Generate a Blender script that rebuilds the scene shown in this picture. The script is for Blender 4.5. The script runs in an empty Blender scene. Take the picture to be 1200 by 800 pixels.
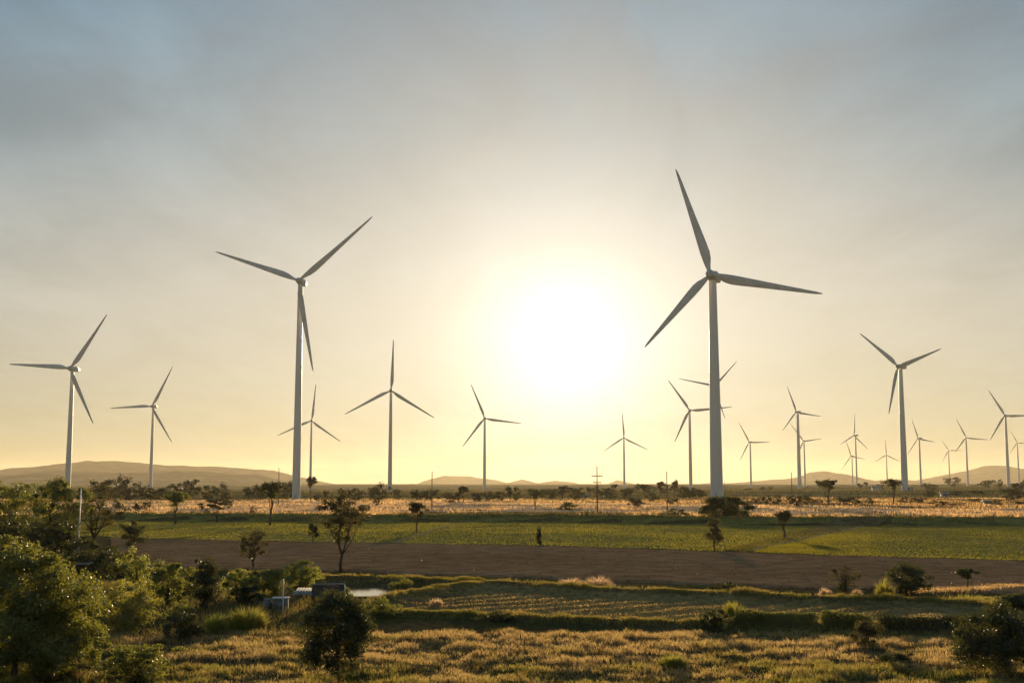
import bpy, math, random
import numpy as np
from mathutils import Vector, Matrix

# ------------------------------------------------------------------ camera, sky, sun, exposure
S = bpy.context.scene
COL = S.collection
FPX, W0, H0, HOR = 1400.0, 1200, 800, 566.0        # focal length and horizon row, in pixels of the photograph
CAMH = 7.0
PITCH = math.atan((HOR - 400) / FPX)
cam = bpy.data.cameras.new('camera')
cam.sensor_width = 36.0
cam.lens = FPX / W0 * 36.0
cam.clip_start, cam.clip_end = 0.5, 60000
camo = bpy.data.objects.new('camera', cam)
COL.objects.link(camo)
camo.location = (0, 0, CAMH)
camo.rotation_euler = (math.pi / 2 + PITCH, 0, 0)
S.camera = camo


def ray(px, py):
    u, v = (px - 600) / FPX, (400 - py) / FPX
    c, s = math.cos(PITCH), math.sin(PITCH)
    d = Vector((u, c - v * s, s + v * c))
    return d.normalized()


SUN = ray(664, 403)
SUN_EL = math.asin(SUN.z)
SUN_AZ = math.atan2(SUN.x, SUN.y)

wd = bpy.data.worlds.new('World')
S.world = wd
wd.use_nodes = True
nt = wd.node_tree
nt.nodes.clear()


def N(t, kind, **kw):
    n = t.nodes.new(kind)
    for k, v in kw.items():
        setattr(n, k, v)
    return n


def math_node(t, op, a, b=None, clamp=False):
    n = N(t, 'ShaderNodeMath', operation=op, use_clamp=clamp)
    for i, v in enumerate((a, b)):
        if v is None:
            continue
        if isinstance(v, (int, float)):
            n.inputs[i].default_value = v
        else:
            t.links.new(v, n.inputs[i])
    return n.outputs[0]


def mix_rgb(t, fac, a, b, blend='MIX'):
    n = N(t, 'ShaderNodeMix', data_type='RGBA', blend_type=blend)
    for sock, v in ((n.inputs[0], fac), (n.inputs[6], a), (n.inputs[7], b)):
        if isinstance(v, (int, float)):
            sock.default_value = v
        elif isinstance(v, tuple):
            sock.default_value = (*v, 1) if len(v) == 3 else v
        else:
            t.links.new(v, sock)
    return n.outputs[2]


SKY_STRENGTH = 0.05
sky = N(nt, 'ShaderNodeTexSky', sky_type='NISHITA')
sky.sun_disc = False
sky.sun_elevation = SUN_EL
sky.sun_rotation = SUN_AZ
sky.altitude = 200
sky.air_density, sky.dust_density, sky.ozone_density = 1.0, 0.7, 1.5
tc = N(nt, 'ShaderNodeTexCoord')
nrm = N(nt, 'ShaderNodeVectorMath', operation='NORMALIZE')
nt.links.new(tc.outputs['Generated'], nrm.inputs[0])
dotn = N(nt, 'ShaderNodeVectorMath', operation='DOT_PRODUCT')
nt.links.new(nrm.outputs[0], dotn.inputs[0])
dotn.inputs[1].default_value = SUN
ang = math_node(nt, 'ARCCOSINE', math_node(nt, 'MINIMUM', dotn.outputs['Value'], 0.999999))   # radians away from the sun
# veil of thin high cloud: streaky noise on a flat layer
sep = N(nt, 'ShaderNodeSeparateXYZ')
nt.links.new(nrm.outputs[0], sep.inputs[0])
zz = math_node(nt, 'ADD', math_node(nt, 'MAXIMUM', sep.outputs[2], 0.0), 0.12)
cmb = N(nt, 'ShaderNodeCombineXYZ')
nt.links.new(math_node(nt, 'DIVIDE', sep.outputs[0], zz), cmb.inputs[0])
nt.links.new(math_node(nt, 'DIVIDE', sep.outputs[1], zz), cmb.inputs[1])
mp = N(nt, 'ShaderNodeMapping')
mp.inputs['Rotation'].default_value = (0, 0, math.radians(28))
mp.inputs['Scale'].default_value = (1.0, 0.55, 1)
nt.links.new(cmb.outputs[0], mp.inputs[0])
cn = N(nt, 'ShaderNodeTexNoise')
cn.inputs['Scale'].default_value = 1.9
cn.inputs['Detail'].default_value = 6
cn.inputs['Roughness'].default_value = 0.58
cn.inputs['Distortion'].default_value = 0.6
nt.links.new(mp.outputs[0], cn.inputs['Vector'])
cr = N(nt, 'ShaderNodeMapRange', interpolation_type='SMOOTHSTEP')
cr.inputs['From Min'].default_value = 0.36
cr.inputs['From Max'].default_value = 0.72
nt.links.new(cn.outputs['Fac'], cr.inputs['Value'])
veil = math_node(nt, 'MULTIPLY_ADD', cr.outputs[0], 0.34)
veil.node.inputs[2].default_value = 0.24
# a thin cloud scatters forward: brighter towards the sun, kept bright away from it to lift ambient light
fw = math_node(nt, 'EXPONENT', math_node(nt, 'MULTIPLY', math_node(nt, 'POWER', math_node(nt, 'DIVIDE', ang, 0.95), 2.0), -1.0))
fw = math_node(nt, 'MULTIPLY_ADD', fw, 0.12)
fw.node.inputs[2].default_value = 0.98
vcol = N(nt, 'ShaderNodeVectorMath', operation='SCALE')
# low down the layer is seen through more air: thicker, brighter and warmer towards the horizon


def ramp(stops):
    rp = N(nt, 'ShaderNodeValToRGB')
    rp.color_ramp.interpolation = 'B_SPLINE'
    for k, (pos, c_) in enumerate(stops):
        el = rp.color_ramp.elements[k] if k < 2 else rp.color_ramp.elements.new(pos)
        el.position = pos
        el.color = (*c_, 1)
    nt.links.new(sep.outputs[2], rp.inputs[0])
    return rp.outputs[0]


TOPS = ((0.42, (0.08, 0.265, 0.475)), (1.0, (0.18, 0.33, 0.49)))  # topmost stop, overhead and unseen, brightened to add ambient light on the land
near_sun = ramp(((0.0, (0.53, 0.355, 0.11)), (0.14, (1.0, 0.77, 0.47)), (0.25, (0.31, 0.41, 0.44)), *TOPS))
away = ramp(((0.0, (0.56, 0.41, 0.15)), (0.13, (0.56, 0.545, 0.44)), (0.25, (0.30, 0.42, 0.46)), *TOPS))
nf = math_node(nt, 'EXPONENT', math_node(nt, 'MULTIPLY', math_node(nt, 'POWER', math_node(nt, 'DIVIDE', ang, 0.42), 2.0), -1.0))
vmix = mix_rgb(nt, nf, away, near_sun)
vsc = N(nt, 'ShaderNodeVectorMath', operation='SCALE')
vsc.inputs['Scale'].default_value = 22.0
nt.links.new(vmix, vsc.inputs[0])
nt.links.new(vsc.outputs[0], vcol.inputs[0])
low = N(nt, 'ShaderNodeMapRange', interpolation_type='SMOOTHSTEP')
low.inputs['From Min'].default_value = 0.30
low.inputs['From Max'].default_value = 0.06
nt.links.new(sep.outputs[2], low.inputs['Value'])
veil = math_node(nt, 'ADD', veil, math_node(nt, 'MULTIPLY', low.outputs[0], 0.48), True)
nt.links.new(fw, vcol.inputs['Scale'])
skyc = mix_rgb(nt, veil, sky.outputs[0], vcol.outputs[0])
# wisps: streaks of thicker and thinner cloud
mp2 = N(nt, 'ShaderNodeMapping')
mp2.inputs['Rotation'].default_value = (0, 0, math.radians(-24))
mp2.inputs['Scale'].default_value = (1.0, 0.42, 1)
nt.links.new(cmb.outputs[0], mp2.inputs[0])
wn = N(nt, 'ShaderNodeTexNoise')
wn.inputs['Scale'].default_value = 3.1
wn.inputs['Detail'].default_value = 8
wn.inputs['Roughness'].default_value = 0.6
wn.inputs['Distortion'].default_value = 0.9
nt.links.new(mp2.outputs[0], wn.inputs['Vector'])
wf = math_node(nt, 'MULTIPLY_ADD', wn.outputs['Fac'], 0.46)
wf.node.inputs[2].default_value = 0.77
wsc = N(nt, 'ShaderNodeVectorMath', operation='SCALE')
nt.links.new(skyc, wsc.inputs[0])
nt.links.new(wf, wsc.inputs['Scale'])
skyc = wsc.outputs[0]
# a tone curve evens the sky out: bright parts roll off softly, in every direction alike
K = 12.2


def roll(c):
    sq = N(nt, 'ShaderNodeVectorMath', operation='MULTIPLY')
    nt.links.new(c, sq.inputs[0])
    nt.links.new(c, sq.inputs[1])
    s2 = N(nt, 'ShaderNodeVectorMath', operation='MULTIPLY_ADD')
    nt.links.new(sq.outputs[0], s2.inputs[0])
    s2.inputs[1].default_value = (1 / K / K,) * 3
    s2.inputs[2].default_value = (1, 1, 1)
    pw = N(nt, 'ShaderNodeVectorMath', operation='POWER')
    nt.links.new(s2.outputs[0], pw.inputs[0])
    pw.inputs[1].default_value = (0.5, 0.5, 0.5)
    dv = N(nt, 'ShaderNodeVectorMath', operation='DIVIDE')
    nt.links.new(c, dv.inputs[0])
    nt.links.new(pw.outputs[0], dv.inputs[1])
    return dv.outputs[0]


skyc = roll(skyc)
# aureole: sunlight scattered forward by the thin cloud and dust, round the sun's direction only


def lobe(sigma, amp, p=1.6):
    q = math_node(nt, 'DIVIDE', ang, sigma)
    return math_node(nt, 'MULTIPLY', math_node(nt, 'EXPONENT', math_node(nt, 'MULTIPLY', math_node(nt, 'POWER', q, p), -1.0)), amp)


a1 = mix_rgb(nt, 1.0, lobe(0.062, 17.5, 1.15), (1.0, 0.93, 0.80), 'MULTIPLY')
a2 = mix_rgb(nt, 1.0, lobe(0.34, 4.6), (1.0, 0.85, 0.62), 'MULTIPLY')
aur = mix_rgb(nt, 1.0, a1, a2, 'ADD')
tot = mix_rgb(nt, 1.0, skyc, aur, 'ADD')
thin = N(nt, 'ShaderNodeVectorMath', operation='SCALE')            # plain scale dimming the whole sky to balance the raised exposure
thin.inputs['Scale'].default_value = 0.69
nt.links.new(tot, thin.inputs[0])
bg = N(nt, 'ShaderNodeBackground')
bg.inputs['Strength'].default_value = SKY_STRENGTH
nt.links.new(thin.outputs[0], bg.inputs['Color'])
wo = N(nt, 'ShaderNodeOutputWorld')
nt.links.new(bg.outputs[0], wo.inputs['Surface'])

sl = bpy.data.lights.new('sun', 'SUN')
sl.energy = 5.0
sl.angle = math.radians(2.2)          # the sun's disc is blurred by the veil of cloud
sl.color = (1.0, 0.74, 0.44)
so = bpy.data.objects.new('sun', sl)
COL.objects.link(so)
so.rotation_euler = SUN.to_track_quat('Z', 'Y').to_euler()
so.location = (0, 0, 300)

S.view_settings.view_transform = 'Standard'
S.view_settings.look = 'None'
S.view_settings.gamma = 1
S.view_settings.exposure = 0.74
S.view_settings.use_curve_mapping = False
S.render.engine = 'CYCLES'
S.cycles.max_bounces = 6
S.cycles.diffuse_bounces = 3
S.cycles.glossy_bounces = 2
S.cycles.transmission_bounces = 4
S.cycles.volume_bounces = 1
S.cycles.use_denoising = True
S.cycles.sample_clamp_indirect = 4

random.seed(7)
rng = np.random.default_rng(7)

HAZE_DENSITY = 2.4e-5
HAZE_G = 0.42

# ------------------------------------------------------------------ numeric helpers


def sstep(a, b, x):
    t = np.clip((x - a) / (b - a), 0, 1)
    return t * t * (3 - 2 * t)


_T = np.random.default_rng(3).random((256, 256))


def vnoise(x, y):
    xi, yi = np.floor(x).astype(int), np.floor(y).astype(int)
    fx, fy = x - xi, y - yi
    fx, fy = fx * fx * (3 - 2 * fx), fy * fy * (3 - 2 * fy)
    g = lambda i, j: _T[(xi + i) & 255, (yi + j) & 255]
    return (g(0, 0) * (1 - fx) + g(1, 0) * fx) * (1 - fy) + (g(0, 1) * (1 - fx) + g(1, 1) * fx) * fy


def fbm(x, y, o=4):
    s, a, t = 0, 0.5, 0
    for k in range(o):
        s = s + a * vnoise(x * 2 ** k + 17.3 * k, y * 2 ** k + 9.1 * k)
        t += a
        a *= 0.5
    return s / t


def on_plane(px, py, z):
    d = ray(px, py)
    t = (z - CAMH) / d.z
    return Vector((d.x * t, d.y * t, z))


def at_dist(px, py, D):
    """point seen at pixel (px, py) at ground distance D (along +Y)"""
    d = ray(px, py)
    return Vector((0, 0, CAMH)) + d * (D / d.y)


# ------------------------------------------------------------------ turbines: read off the photograph (hub, foot row, three blade tips)
HUB_H = 100.0
TURB = [
    # hub, base y, tips, tower radius at the foot (m), label
    ((85.2, 431.1), 568, ((18, 434), (125.7, 371.4), (111.3, 499.8)), 2.5, 'white wind turbine rising behind the leafy trees, farthest left of all'),
    ((179.4, 475.8), 574, ((133.5, 481.5), (203.7, 431.1), (203.7, 519.6)), 2.2, 'slim wind turbine before the grey hill, second from the left'),
    ((352.1, 330.0), 586, ((253.1, 299.4), (437.2, 255.4), (367.4, 439.5)), 1.9, 'tall near wind turbine left of the sun with one blade hanging down'),
    ((365.2, 493), 577, ((325.3, 511.5), (369.6, 450.1), (399.6, 517.2)), 1.9, 'small wind turbine half hidden behind the tall left turbine\'s tower'),
    ((458.1, 458.1), 579.5, ((404.5, 485.6), (460.6, 397.3), (510.1, 488.6)), 2.1, 'wind turbine with one blade straight up, right of the tall left turbine'),
    ((567.7, 490.3), 577.5, ((551.5, 450.2), (611.8, 496.6), (542.5, 523.8)), 2.2, 'wind turbine standing against the sun glow just left of the sun'),
    ((730.8, 513.2), 575, ((728.7, 483.5), (707.1, 527.2), (759.5, 526.3)), 2.2, 'small hazy wind turbine directly below and right of the sun'),
    ((807.2, 481.1), 572, ((781.8, 446.2), (858.0, 479.0), (790.1, 517.3)), 2.3, 'hazy wind turbine immediately left of the thick tallest tower'),
    ((837.0, 453.0), 573, ((795.8, 441.9), (850.5, 490), (864, 424)), 2.0, 'wind turbine whose tower hides behind the thick tallest tower'),
    ((834.3, 325.5), 586, ((790, 195), (960, 360), (759, 404)), 2.85, 'tallest nearest wind turbine with thick tower right of the sun'),
    ((878.1, 518.2), 574, ((869.6, 493.5), (904.2, 518.7), (870.2, 540.3)), 2.2, 'small wind turbine first to the right of the tallest turbine'),
    ((933.2, 484), 572, ((927.4, 450.3), (964.5, 488.5), (922.2, 502)), 2.6, 'taller front one of two overlapping wind turbines near the umbrella tree'),
    ((942.7, 516.2), 573, ((924.4, 496.2), (962.8, 519.7), (936, 538)), 1.9, 'shorter rear one of two overlapping wind turbines near the umbrella tree'),
    ((1055.4, 429.8), 573, ((1012.9, 386.7), (1103.7, 415.1), (1045.4, 485.5)), 2.75, 'large wind turbine dominating the right side before the blue hills'),
    ((1001.5, 510), 571, ((1006.5, 484), (1019.2, 526.3), (988, 521)), 1.7, 'upper rotor turbine of the close pair left of the small white house'),
    ((997.4, 535.3), 572, ((996.8, 512.9), (1016, 533.3), (988.7, 548.8)), 2.2, 'lower rotor turbine of the close pair left of the small white house'),
    ((1038.4, 533.5), 567.5, ((1037.5, 514.4), (1055.3, 539.8), (1025.4, 539.4)), 2.3, 'tiny wind turbine between the small white house and the large right turbine'),
    ((1076.4, 512.9), 569, ((1073, 491.3), (1097, 519.8), (1066.9, 533.8)), 2.3, 'small wind turbine first to the right of the large right turbine'),
    ((1112.3, 527.5), 565, ((1103.1, 520), (1127, 526.5), (1098.8, 537.6)), 2.2, 'smallest far wind turbine before the right hills, foot behind the rise'),
    ((1132.2, 513.1), 566.5, ((1119.8, 491.3), (1156.3, 516), (1118, 529)), 2.4, 'small wind turbine third to the right of the large right turbine'),
    ((1177.6, 488.1), 563.5, ((1163.2, 454.5), (1213, 485), (1161.5, 514)), 2.6, 'wind turbine near the right picture edge, the bigger one there'),
    ((1192.3, 519.5), 564, ((1184.5, 504), (1209, 517), (1181, 529)), 2.2, 'little wind turbine cut by the right picture edge'),
]
TW = []
CTRL = []
for hub, by, tips, rf, lab in TURB:
    z = [np.array([t[0] - hub[0], hub[1] - t[1]]) for t in tips]
    c = sum(z) / 3 * 0.6
    z = [v - c for v in z]
    hx, hy = hub[0] + c[0] * 0.5, hub[1] - c[1] * 0.5
    sx, sy = sum(v[0] ** 2 for v in z), sum(v[1] ** 2 for v in z)
    if sx < sy:
        R, cps = math.sqrt(sy / 1.5), math.sqrt(sx / sy)
    else:
        R, cps = math.sqrt((sx + sy) / 3), 1.0
    ph = [math.atan2(v[1], v[0] / cps) for v in z]
    k3 = sum(np.exp(3j * np.array(ph)))
    phase = np.angle(k3) / 3
    D = FPX * HUB_H / (by - hy)
    hubp = at_dist(hx, hy, D)
    base = at_dist(hx, by, D)
    foot = Vector((hubp.x, hubp.y, base.z))
    bk_ = [max(0.91, min(1.10, np.hypot(*v) / (R * math.hypot(math.cos(p_) * cps, math.sin(p_))))) for v, p_ in zip(z, ph)]
    TW.append(dict(bk=[(p_, q_) for p_, q_ in zip(ph, bk_)], hub=hubp, foot=foot, R=R * D / FPX, psi=math.acos(min(1, cps)), phase=phase, rf=rf, label=lab, D=D))
    CTRL.append((foot.x, foot.y, foot.z))
CT = np.array(CTRL)

# ------------------------------------------------------------------ terrain height
BANKS = []      # polyline xy, height, half width


def bank(pts, h, w, taper=2.0):
    P = np.array([[*on_plane(x, y, h)][:2] for x, y in pts])
    BANKS.append((P, h, w, taper))
    return P


# far bank of the terrace
B_FAR = bank([(470, 677), (540, 678), (600, 681), (660, 684), (700, 687), (760, 689.5), (850, 692), (900, 695), (960, 697.5), (1040, 699), (1090, 702), (1150, 706), (1230, 712)], 0.45, 1.0)
B_POND = bank([(150, 667), (250, 668), (330, 672), (380, 674.5), (440, 674), (480, 677)], 0.4, 0.9)
B_DIKE = bank([(452, 699), (490, 691), (525, 684.5), (560, 681)], 0.45, 0.9)
B_NEAR = bank([(370, 712), (440, 714), (520, 716), (560, 718), (640, 722), (700, 724), (780, 726.5), (850, 727), (900, 727.5), (960, 729.5), (1040, 733), (1130, 736), (1220, 740)], 0.26, 0.55)
B_BACK = bank([(60, 601), (300, 602), (450, 603), (560, 602), (640, 602.5), (760, 604), (850, 605), (960, 606), (1060, 606), (1240, 606)], 1.3, 3.5)
pc = on_plane(434, 692, -0.1)


def pline_dist(P, x, y):
    d = np.full(x.shape, 1e9)
    for a, b in zip(P[:-1], P[1:]):
        ab = b - a
        t = np.clip(((x - a[0]) * ab[0] + (y - a[1]) * ab[1]) / (ab @ ab), 0, 1)
        d = np.minimum(d, np.hypot(x - a[0] - t * ab[0], y - a[1] - t * ab[1]))
    return d


def gz(x, y):
    x, y = np.asarray(x, float), np.asarray(y, float)
    shp = x.shape
    x, y = np.atleast_1d(x).ravel(), np.atleast_1d(y).ravel()
    r = np.hypot(x, y)
    num, den = np.zeros_like(r), np.full_like(r, 1e-9)
    for cx, cy, cz in CTRL:                              # far terrain follows the feet of the turbines
        s = 160 + 0.10 * math.hypot(cx, cy)
        w = np.exp(-((x - cx) ** 2 + (y - cy) ** 2) / (2 * s * s)) + 1e-4 * np.exp(-np.hypot(x - cx, y - cy) / 900)
        num += w * cz
        den += w
    far = num / den
    far = np.where(y > 0, far, 0)
    z = far * sstep(330, 760, r) * (1 - sstep(3500, 6500, r)) + 2.2 * (fbm(x / 130, y / 130) - 0.5) * sstep(250, 700, r)
    nearw = 1 - sstep(160, 300, r)
    z = z + 0.30 * (fbm(x / 11, y / 11, 3) - 0.5) * nearw
    m = (r > 36) & (r < 300)
    if m.any():
        xm, ym = x[m], y[m]
        zz_ = z[m]
        for P, h, w, tp in BANKS:
            d = pline_dist(P, xm, ym)
            wob = 1 + 0.35 * (fbm(xm / 2.3 + 31, ym / 2.3, 3) - 0.5)
            rg = h * wob * np.exp(-(d / w) ** 2)
            zz_ = np.where(rg > 0.01, np.maximum(zz_, zz_ * 0.3 + rg), zz_)
        e = ((xm - pc.x) / 5.0) ** 2 + ((ym - pc.y) / 3.6) ** 2
        zz_ = np.where(e < 2.4, np.where(zz_ < 0.2, np.minimum(zz_, 0.02), zz_), zz_) - 0.5 * (1 - sstep(0.6, 1.2, e)) * (zz_ < 0.33)
        z[m] = zz_
    # tussocky relief of the near meadow
    tm = (r > 25) & (r < 62)
    if tm.any():
        z[tm] += 0.42 * np.maximum(0, fbm(x[tm] / 1.1, y[tm] / 0.8, 3) - 0.42) * (1 - sstep(54, 60, r[tm]))
    # low ridges of the terrace between the two banks
    if tm.any() or (r < 90).any():
        tr = (r > 58) & (r < 84) & (x > -7)
        if tr.any():
            dn = np.minimum(pline_dist(B_NEAR, x[tr], y[tr]), pline_dist(B_FAR, x[tr], y[tr]))
            u = (x[tr] * 0.55 - y[tr] * 0.83) / 2.1 + 1.2 * fbm(x[tr] / 5, y[tr] / 5, 2)
            z[tr] += 0.07 * np.maximum(0, np.sin(u * 2 * math.pi)) * sstep(1.0, 2.2, dn) * (y[tr] > 56)
    return z.reshape(shp) if shp else float(z[0])


def gzs(x, y):
    return float(gz(np.array([x]), np.array([y]))[0])


def on_ground(px, py):
    z = 0.0
    for _ in range(12):
        p = on_plane(px, py, min(z, CAMH - 0.5))
        z = 0.5 * z + 0.5 * gzs(p.x, p.y)
    return Vector((p.x, p.y, gzs(p.x, p.y)))


def greenness(x, y):
    r = np.hypot(x, y)
    py = HOR + CAMH * FPX / np.maximum(y, 1)
    px = 600 + FPX * x / np.maximum(y, 1)
    g = sstep(752, 800, py) * 0.62 + 0.75 * (fbm(x / 2.2 + 5, y / 2.2, 4) - 0.47) * 2.4 + 0.03
    g = g + 0.5 * sstep(330, 180, px) * sstep(738, 775, py)
    g = np.where(r > 58, 0.45 + 1.2 * (fbm(x / 4, y / 4, 3) - 0.5), g)
    return np.clip(g, 0, 1)


# ------------------------------------------------------------------ materials
def newmat(name):
    m = bpy.data.materials.new(name)
    m.use_nodes = True
    t = m.node_tree
    t.nodes.clear()
    o = N(t, 'ShaderNodeOutputMaterial')
    return m, t, o


def noise_col(t, scale, c1, c2, detail=4, lo=0.35, hi=0.65, coord='Object', rough=0.6):
    tcn = N(t, 'ShaderNodeTexCoord')
    n = N(t, 'ShaderNodeTexNoise')
    n.inputs['Scale'].default_value = scale
    n.inputs['Detail'].default_value = detail
    n.inputs['Roughness'].default_value = rough
    t.links.new(tcn.outputs[coord], n.inputs['Vector'])
    r = N(t, 'ShaderNodeMapRange', interpolation_type='SMOOTHSTEP')
    r.inputs['From Min'].default_value = lo
    r.inputs['From Max'].default_value = hi
    t.links.new(n.outputs['Fac'], r.inputs['Value'])
    return mix_rgb(t, r.outputs[0], c1, c2), n.outputs['Fac']


def solid(name, c1, c2, scale=3.0, rough=0.7, bump=0.0, bscale=20.0, metal=0.0, spec=0.4, coord='Object'):
    m, t, o = newmat(name)
    p = N(t, 'ShaderNodeBsdfPrincipled')
    col, f = noise_col(t, scale, c1, c2, coord=coord)
    t.links.new(col, p.inputs['Base Color'])
    p.inputs['Roughness'].default_value = rough
    p.inputs['Metallic'].default_value = metal
    p.inputs['Specular IOR Level'].default_value = spec
    if bump:
        _, f2 = noise_col(t, bscale, (0, 0, 0), (1, 1, 1), coord=coord)
        b = N(t, 'ShaderNodeBump')
        b.inputs['Strength'].default_value = bump
        b.inputs['Distance'].default_value = 0.1
        t.links.new(f2, b.inputs['Height'])
        t.links.new(b.outputs[0], p.inputs['Normal'])
    t.links.new(p.outputs[0], o.inputs['Surface'])
    return m


def leafmat(name, c1, c2, trans=(0.25, 0.32, 0.05), tfac=0.4, scale=1.6, gloss=0.05, attr=None):
    """leaf or blade: diffuse + light passing through + faint gloss; the colour varies over the plant"""
    m, t, o = newmat(name)
    col, _ = noise_col(t, scale, c1, c2, detail=3)
    if attr:
        a = N(t, 'ShaderNodeVertexColor', layer_name=attr)
        col = a.outputs['Color']
    d = N(t, 'ShaderNodeBsdfDiffuse')
    t.links.new(col, d.inputs['Color'])
    tr = N(t, 'ShaderNodeBsdfTranslucent')
    if attr:
        tcol = mix_rgb(t, 1.0, col, trans, 'MULTIPLY')
        t.links.new(tcol, tr.inputs['Color'])
    else:
        tr.inputs['Color'].default_value = (*trans, 1)
    mx = N(t, 'ShaderNodeMixShader')
    mx.inputs[0].default_value = tfac
    t.links.new(d.outputs[0], mx.inputs[1])
    t.links.new(tr.outputs[0], mx.inputs[2])
    g = N(t, 'ShaderNodeBsdfGlossy')
    g.inputs['Roughness'].default_value = 0.38
    g.inputs['Color'].default_value = (1, 1, 1, 1)
    mx2 = N(t, 'ShaderNodeMixShader')
    mx2.inputs[0].default_value = gloss
    t.links.new(mx.outputs[0], mx2.inputs[1])
    t.links.new(g.outputs[0], mx2.inputs[2])
    t.links.new(mx2.outputs[0], o.inputs['Surface'])
    return m


M = {}
M['white'] = solid('turbine_white_paint', (0.68, 0.68, 0.66), (0.58, 0.58, 0.56), scale=0.15, rough=0.45, spec=0.4)
M['blade'] = solid('turbine_blade_paint', (0.60, 0.61, 0.60), (0.50, 0.51, 0.50), scale=0.4, rough=0.5, spec=0.3)
M['nac'] = solid('nacelle_paint', (0.52, 0.53, 0.53), (0.40, 0.41, 0.41), scale=0.5, rough=0.5)
M['concrete'] = solid('concrete', (0.42, 0.40, 0.37), (0.30, 0.29, 0.27), scale=1.5, rough=0.9)
M['bark'] = solid('bark', (0.10, 0.075, 0.05), (0.05, 0.037, 0.025), scale=6, rough=0.95, bump=0.5)
M['wood'] = solid('weathered_wood', (0.16, 0.12, 0.085), (0.09, 0.065, 0.045), scale=4, rough=0.9)
M['tin'] = solid('corrugated_tin', (0.34, 0.32, 0.29), (0.22, 0.18, 0.14), scale=2.5, rough=0.5, metal=0.3)
M['thatch'] = solid('grey_thatch', (0.12, 0.095, 0.07), (0.06, 0.048, 0.036), scale=9, rough=1.0, bump=0.8)
M['clay_wall'] = solid('brown_block_wall', (0.33, 0.24, 0.17), (0.24, 0.17, 0.12), scale=3, rough=0.95)
M['whitewash'] = solid('whitewashed_wall', (0.72, 0.70, 0.66), (0.60, 0.57, 0.52), scale=1.0, rough=0.9)
M['tank'] = solid('grey_tank', (0.20, 0.195, 0.18), (0.13, 0.125, 0.115), scale=3, rough=0.6)
M['dark'] = solid('dark_interior', (0.03, 0.028, 0.025), (0.02, 0.02, 0.018), rough=0.9)
M['red'] = solid('faded_red_cloth', (0.30, 0.08, 0.05), (0.22, 0.06, 0.04), rough=0.9)
M['whitepost'] = solid('white_painted_post', (0.72, 0.72, 0.70), (0.55, 0.53, 0.50), rough=0.5)
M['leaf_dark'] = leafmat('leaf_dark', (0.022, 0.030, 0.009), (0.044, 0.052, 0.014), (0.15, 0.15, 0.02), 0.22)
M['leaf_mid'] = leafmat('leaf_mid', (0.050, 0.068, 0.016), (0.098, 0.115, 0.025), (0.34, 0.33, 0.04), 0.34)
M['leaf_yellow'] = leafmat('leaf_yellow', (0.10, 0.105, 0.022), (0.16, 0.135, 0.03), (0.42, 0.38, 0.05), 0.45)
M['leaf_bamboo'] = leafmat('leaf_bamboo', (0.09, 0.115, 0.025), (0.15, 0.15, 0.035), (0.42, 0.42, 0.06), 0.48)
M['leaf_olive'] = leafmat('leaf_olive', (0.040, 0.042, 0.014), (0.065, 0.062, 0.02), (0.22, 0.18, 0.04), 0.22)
M['leaf_far'] = leafmat('leaf_far', (0.030, 0.036, 0.012), (0.060, 0.060, 0.02), (0.14, 0.13, 0.03), 0.14, scale=0.7)
M['leaf_pale'] = leafmat('dry_plume', (0.42, 0.30, 0.17), (0.52, 0.38, 0.22), (0.75, 0.52, 0.28), 0.5)
M['grass'] = leafmat('grass_blades', (0.2, 0.15, 0.06), (0.2, 0.15, 0.06), (1.5, 1.35, 0.95), 0.5, attr='tint', gloss=0.02)
M['straw_blades'] = leafmat('straw_blades', (0.4, 0.3, 0.15), (0.4, 0.3, 0.15), (1.55, 1.4, 1.1), 0.68, attr='tint', gloss=0.0)
M['crop'] = leafmat('crop_leaves', (0.10, 0.13, 0.03), (0.15, 0.17, 0.04), (1.3, 1.2, 0.7), 0.45, attr='tint', gloss=0.0)


def field_mat(name, cols, scale, bump=0.6, bscale=4.0, stripes=None, fine=60.0):
    m, t, o = newmat(name)
    p = N(t, 'ShaderNodeBsdfDiffuse')
    p.inputs['Roughness'].default_value = 0.6
    c1, _ = noise_col(t, scale, cols[0], cols[1], detail=6)
    c2, f2 = noise_col(t, scale * 9, (0.75, 0.75, 0.75), (1.25, 1.25, 1.25), detail=5)
    c = mix_rgb(t, 1.0, c1, c2, 'MULTIPLY')
    if stripes:
        tcn = N(t, 'ShaderNodeTexCoord')
        mpn = N(t, 'ShaderNodeMapping')
        mpn.inputs['Rotation'].default_value = (0, 0, stripes[0])
        t.links.new(tcn.outputs['Object'], mpn.inputs[0])
        wv = N(t, 'ShaderNodeTexWave')
        wv.inputs['Scale'].default_value = stripes[1]
        wv.inputs['Distortion'].default_value = 2.0
        wv.inputs['Detail'].default_value = 3
        wv.inputs['Detail Scale'].default_value = 0.6
        t.links.new(mpn.outputs[0], wv.inputs['Vector'])
        c = mix_rgb(t, math_node(t, 'MULTIPLY', wv.outputs['Fac'], stripes[2]), c, cols[2])
    t.links.new(c, p.inputs['Color'])
    _, fb = noise_col(t, bscale, (0, 0, 0), (1, 1, 1), detail=8)
    b = N(t, 'ShaderNodeBump')
    b.inputs['Strength'].default_value = bump
    b.inputs['Distance'].default_value = 0.25
    t.links.new(fb, b.inputs['Height'])
    t.links.new(b.outputs[0], p.inputs['Normal'])
    t.links.new(p.outputs[0], o.inputs['Surface'])
    return m


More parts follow.
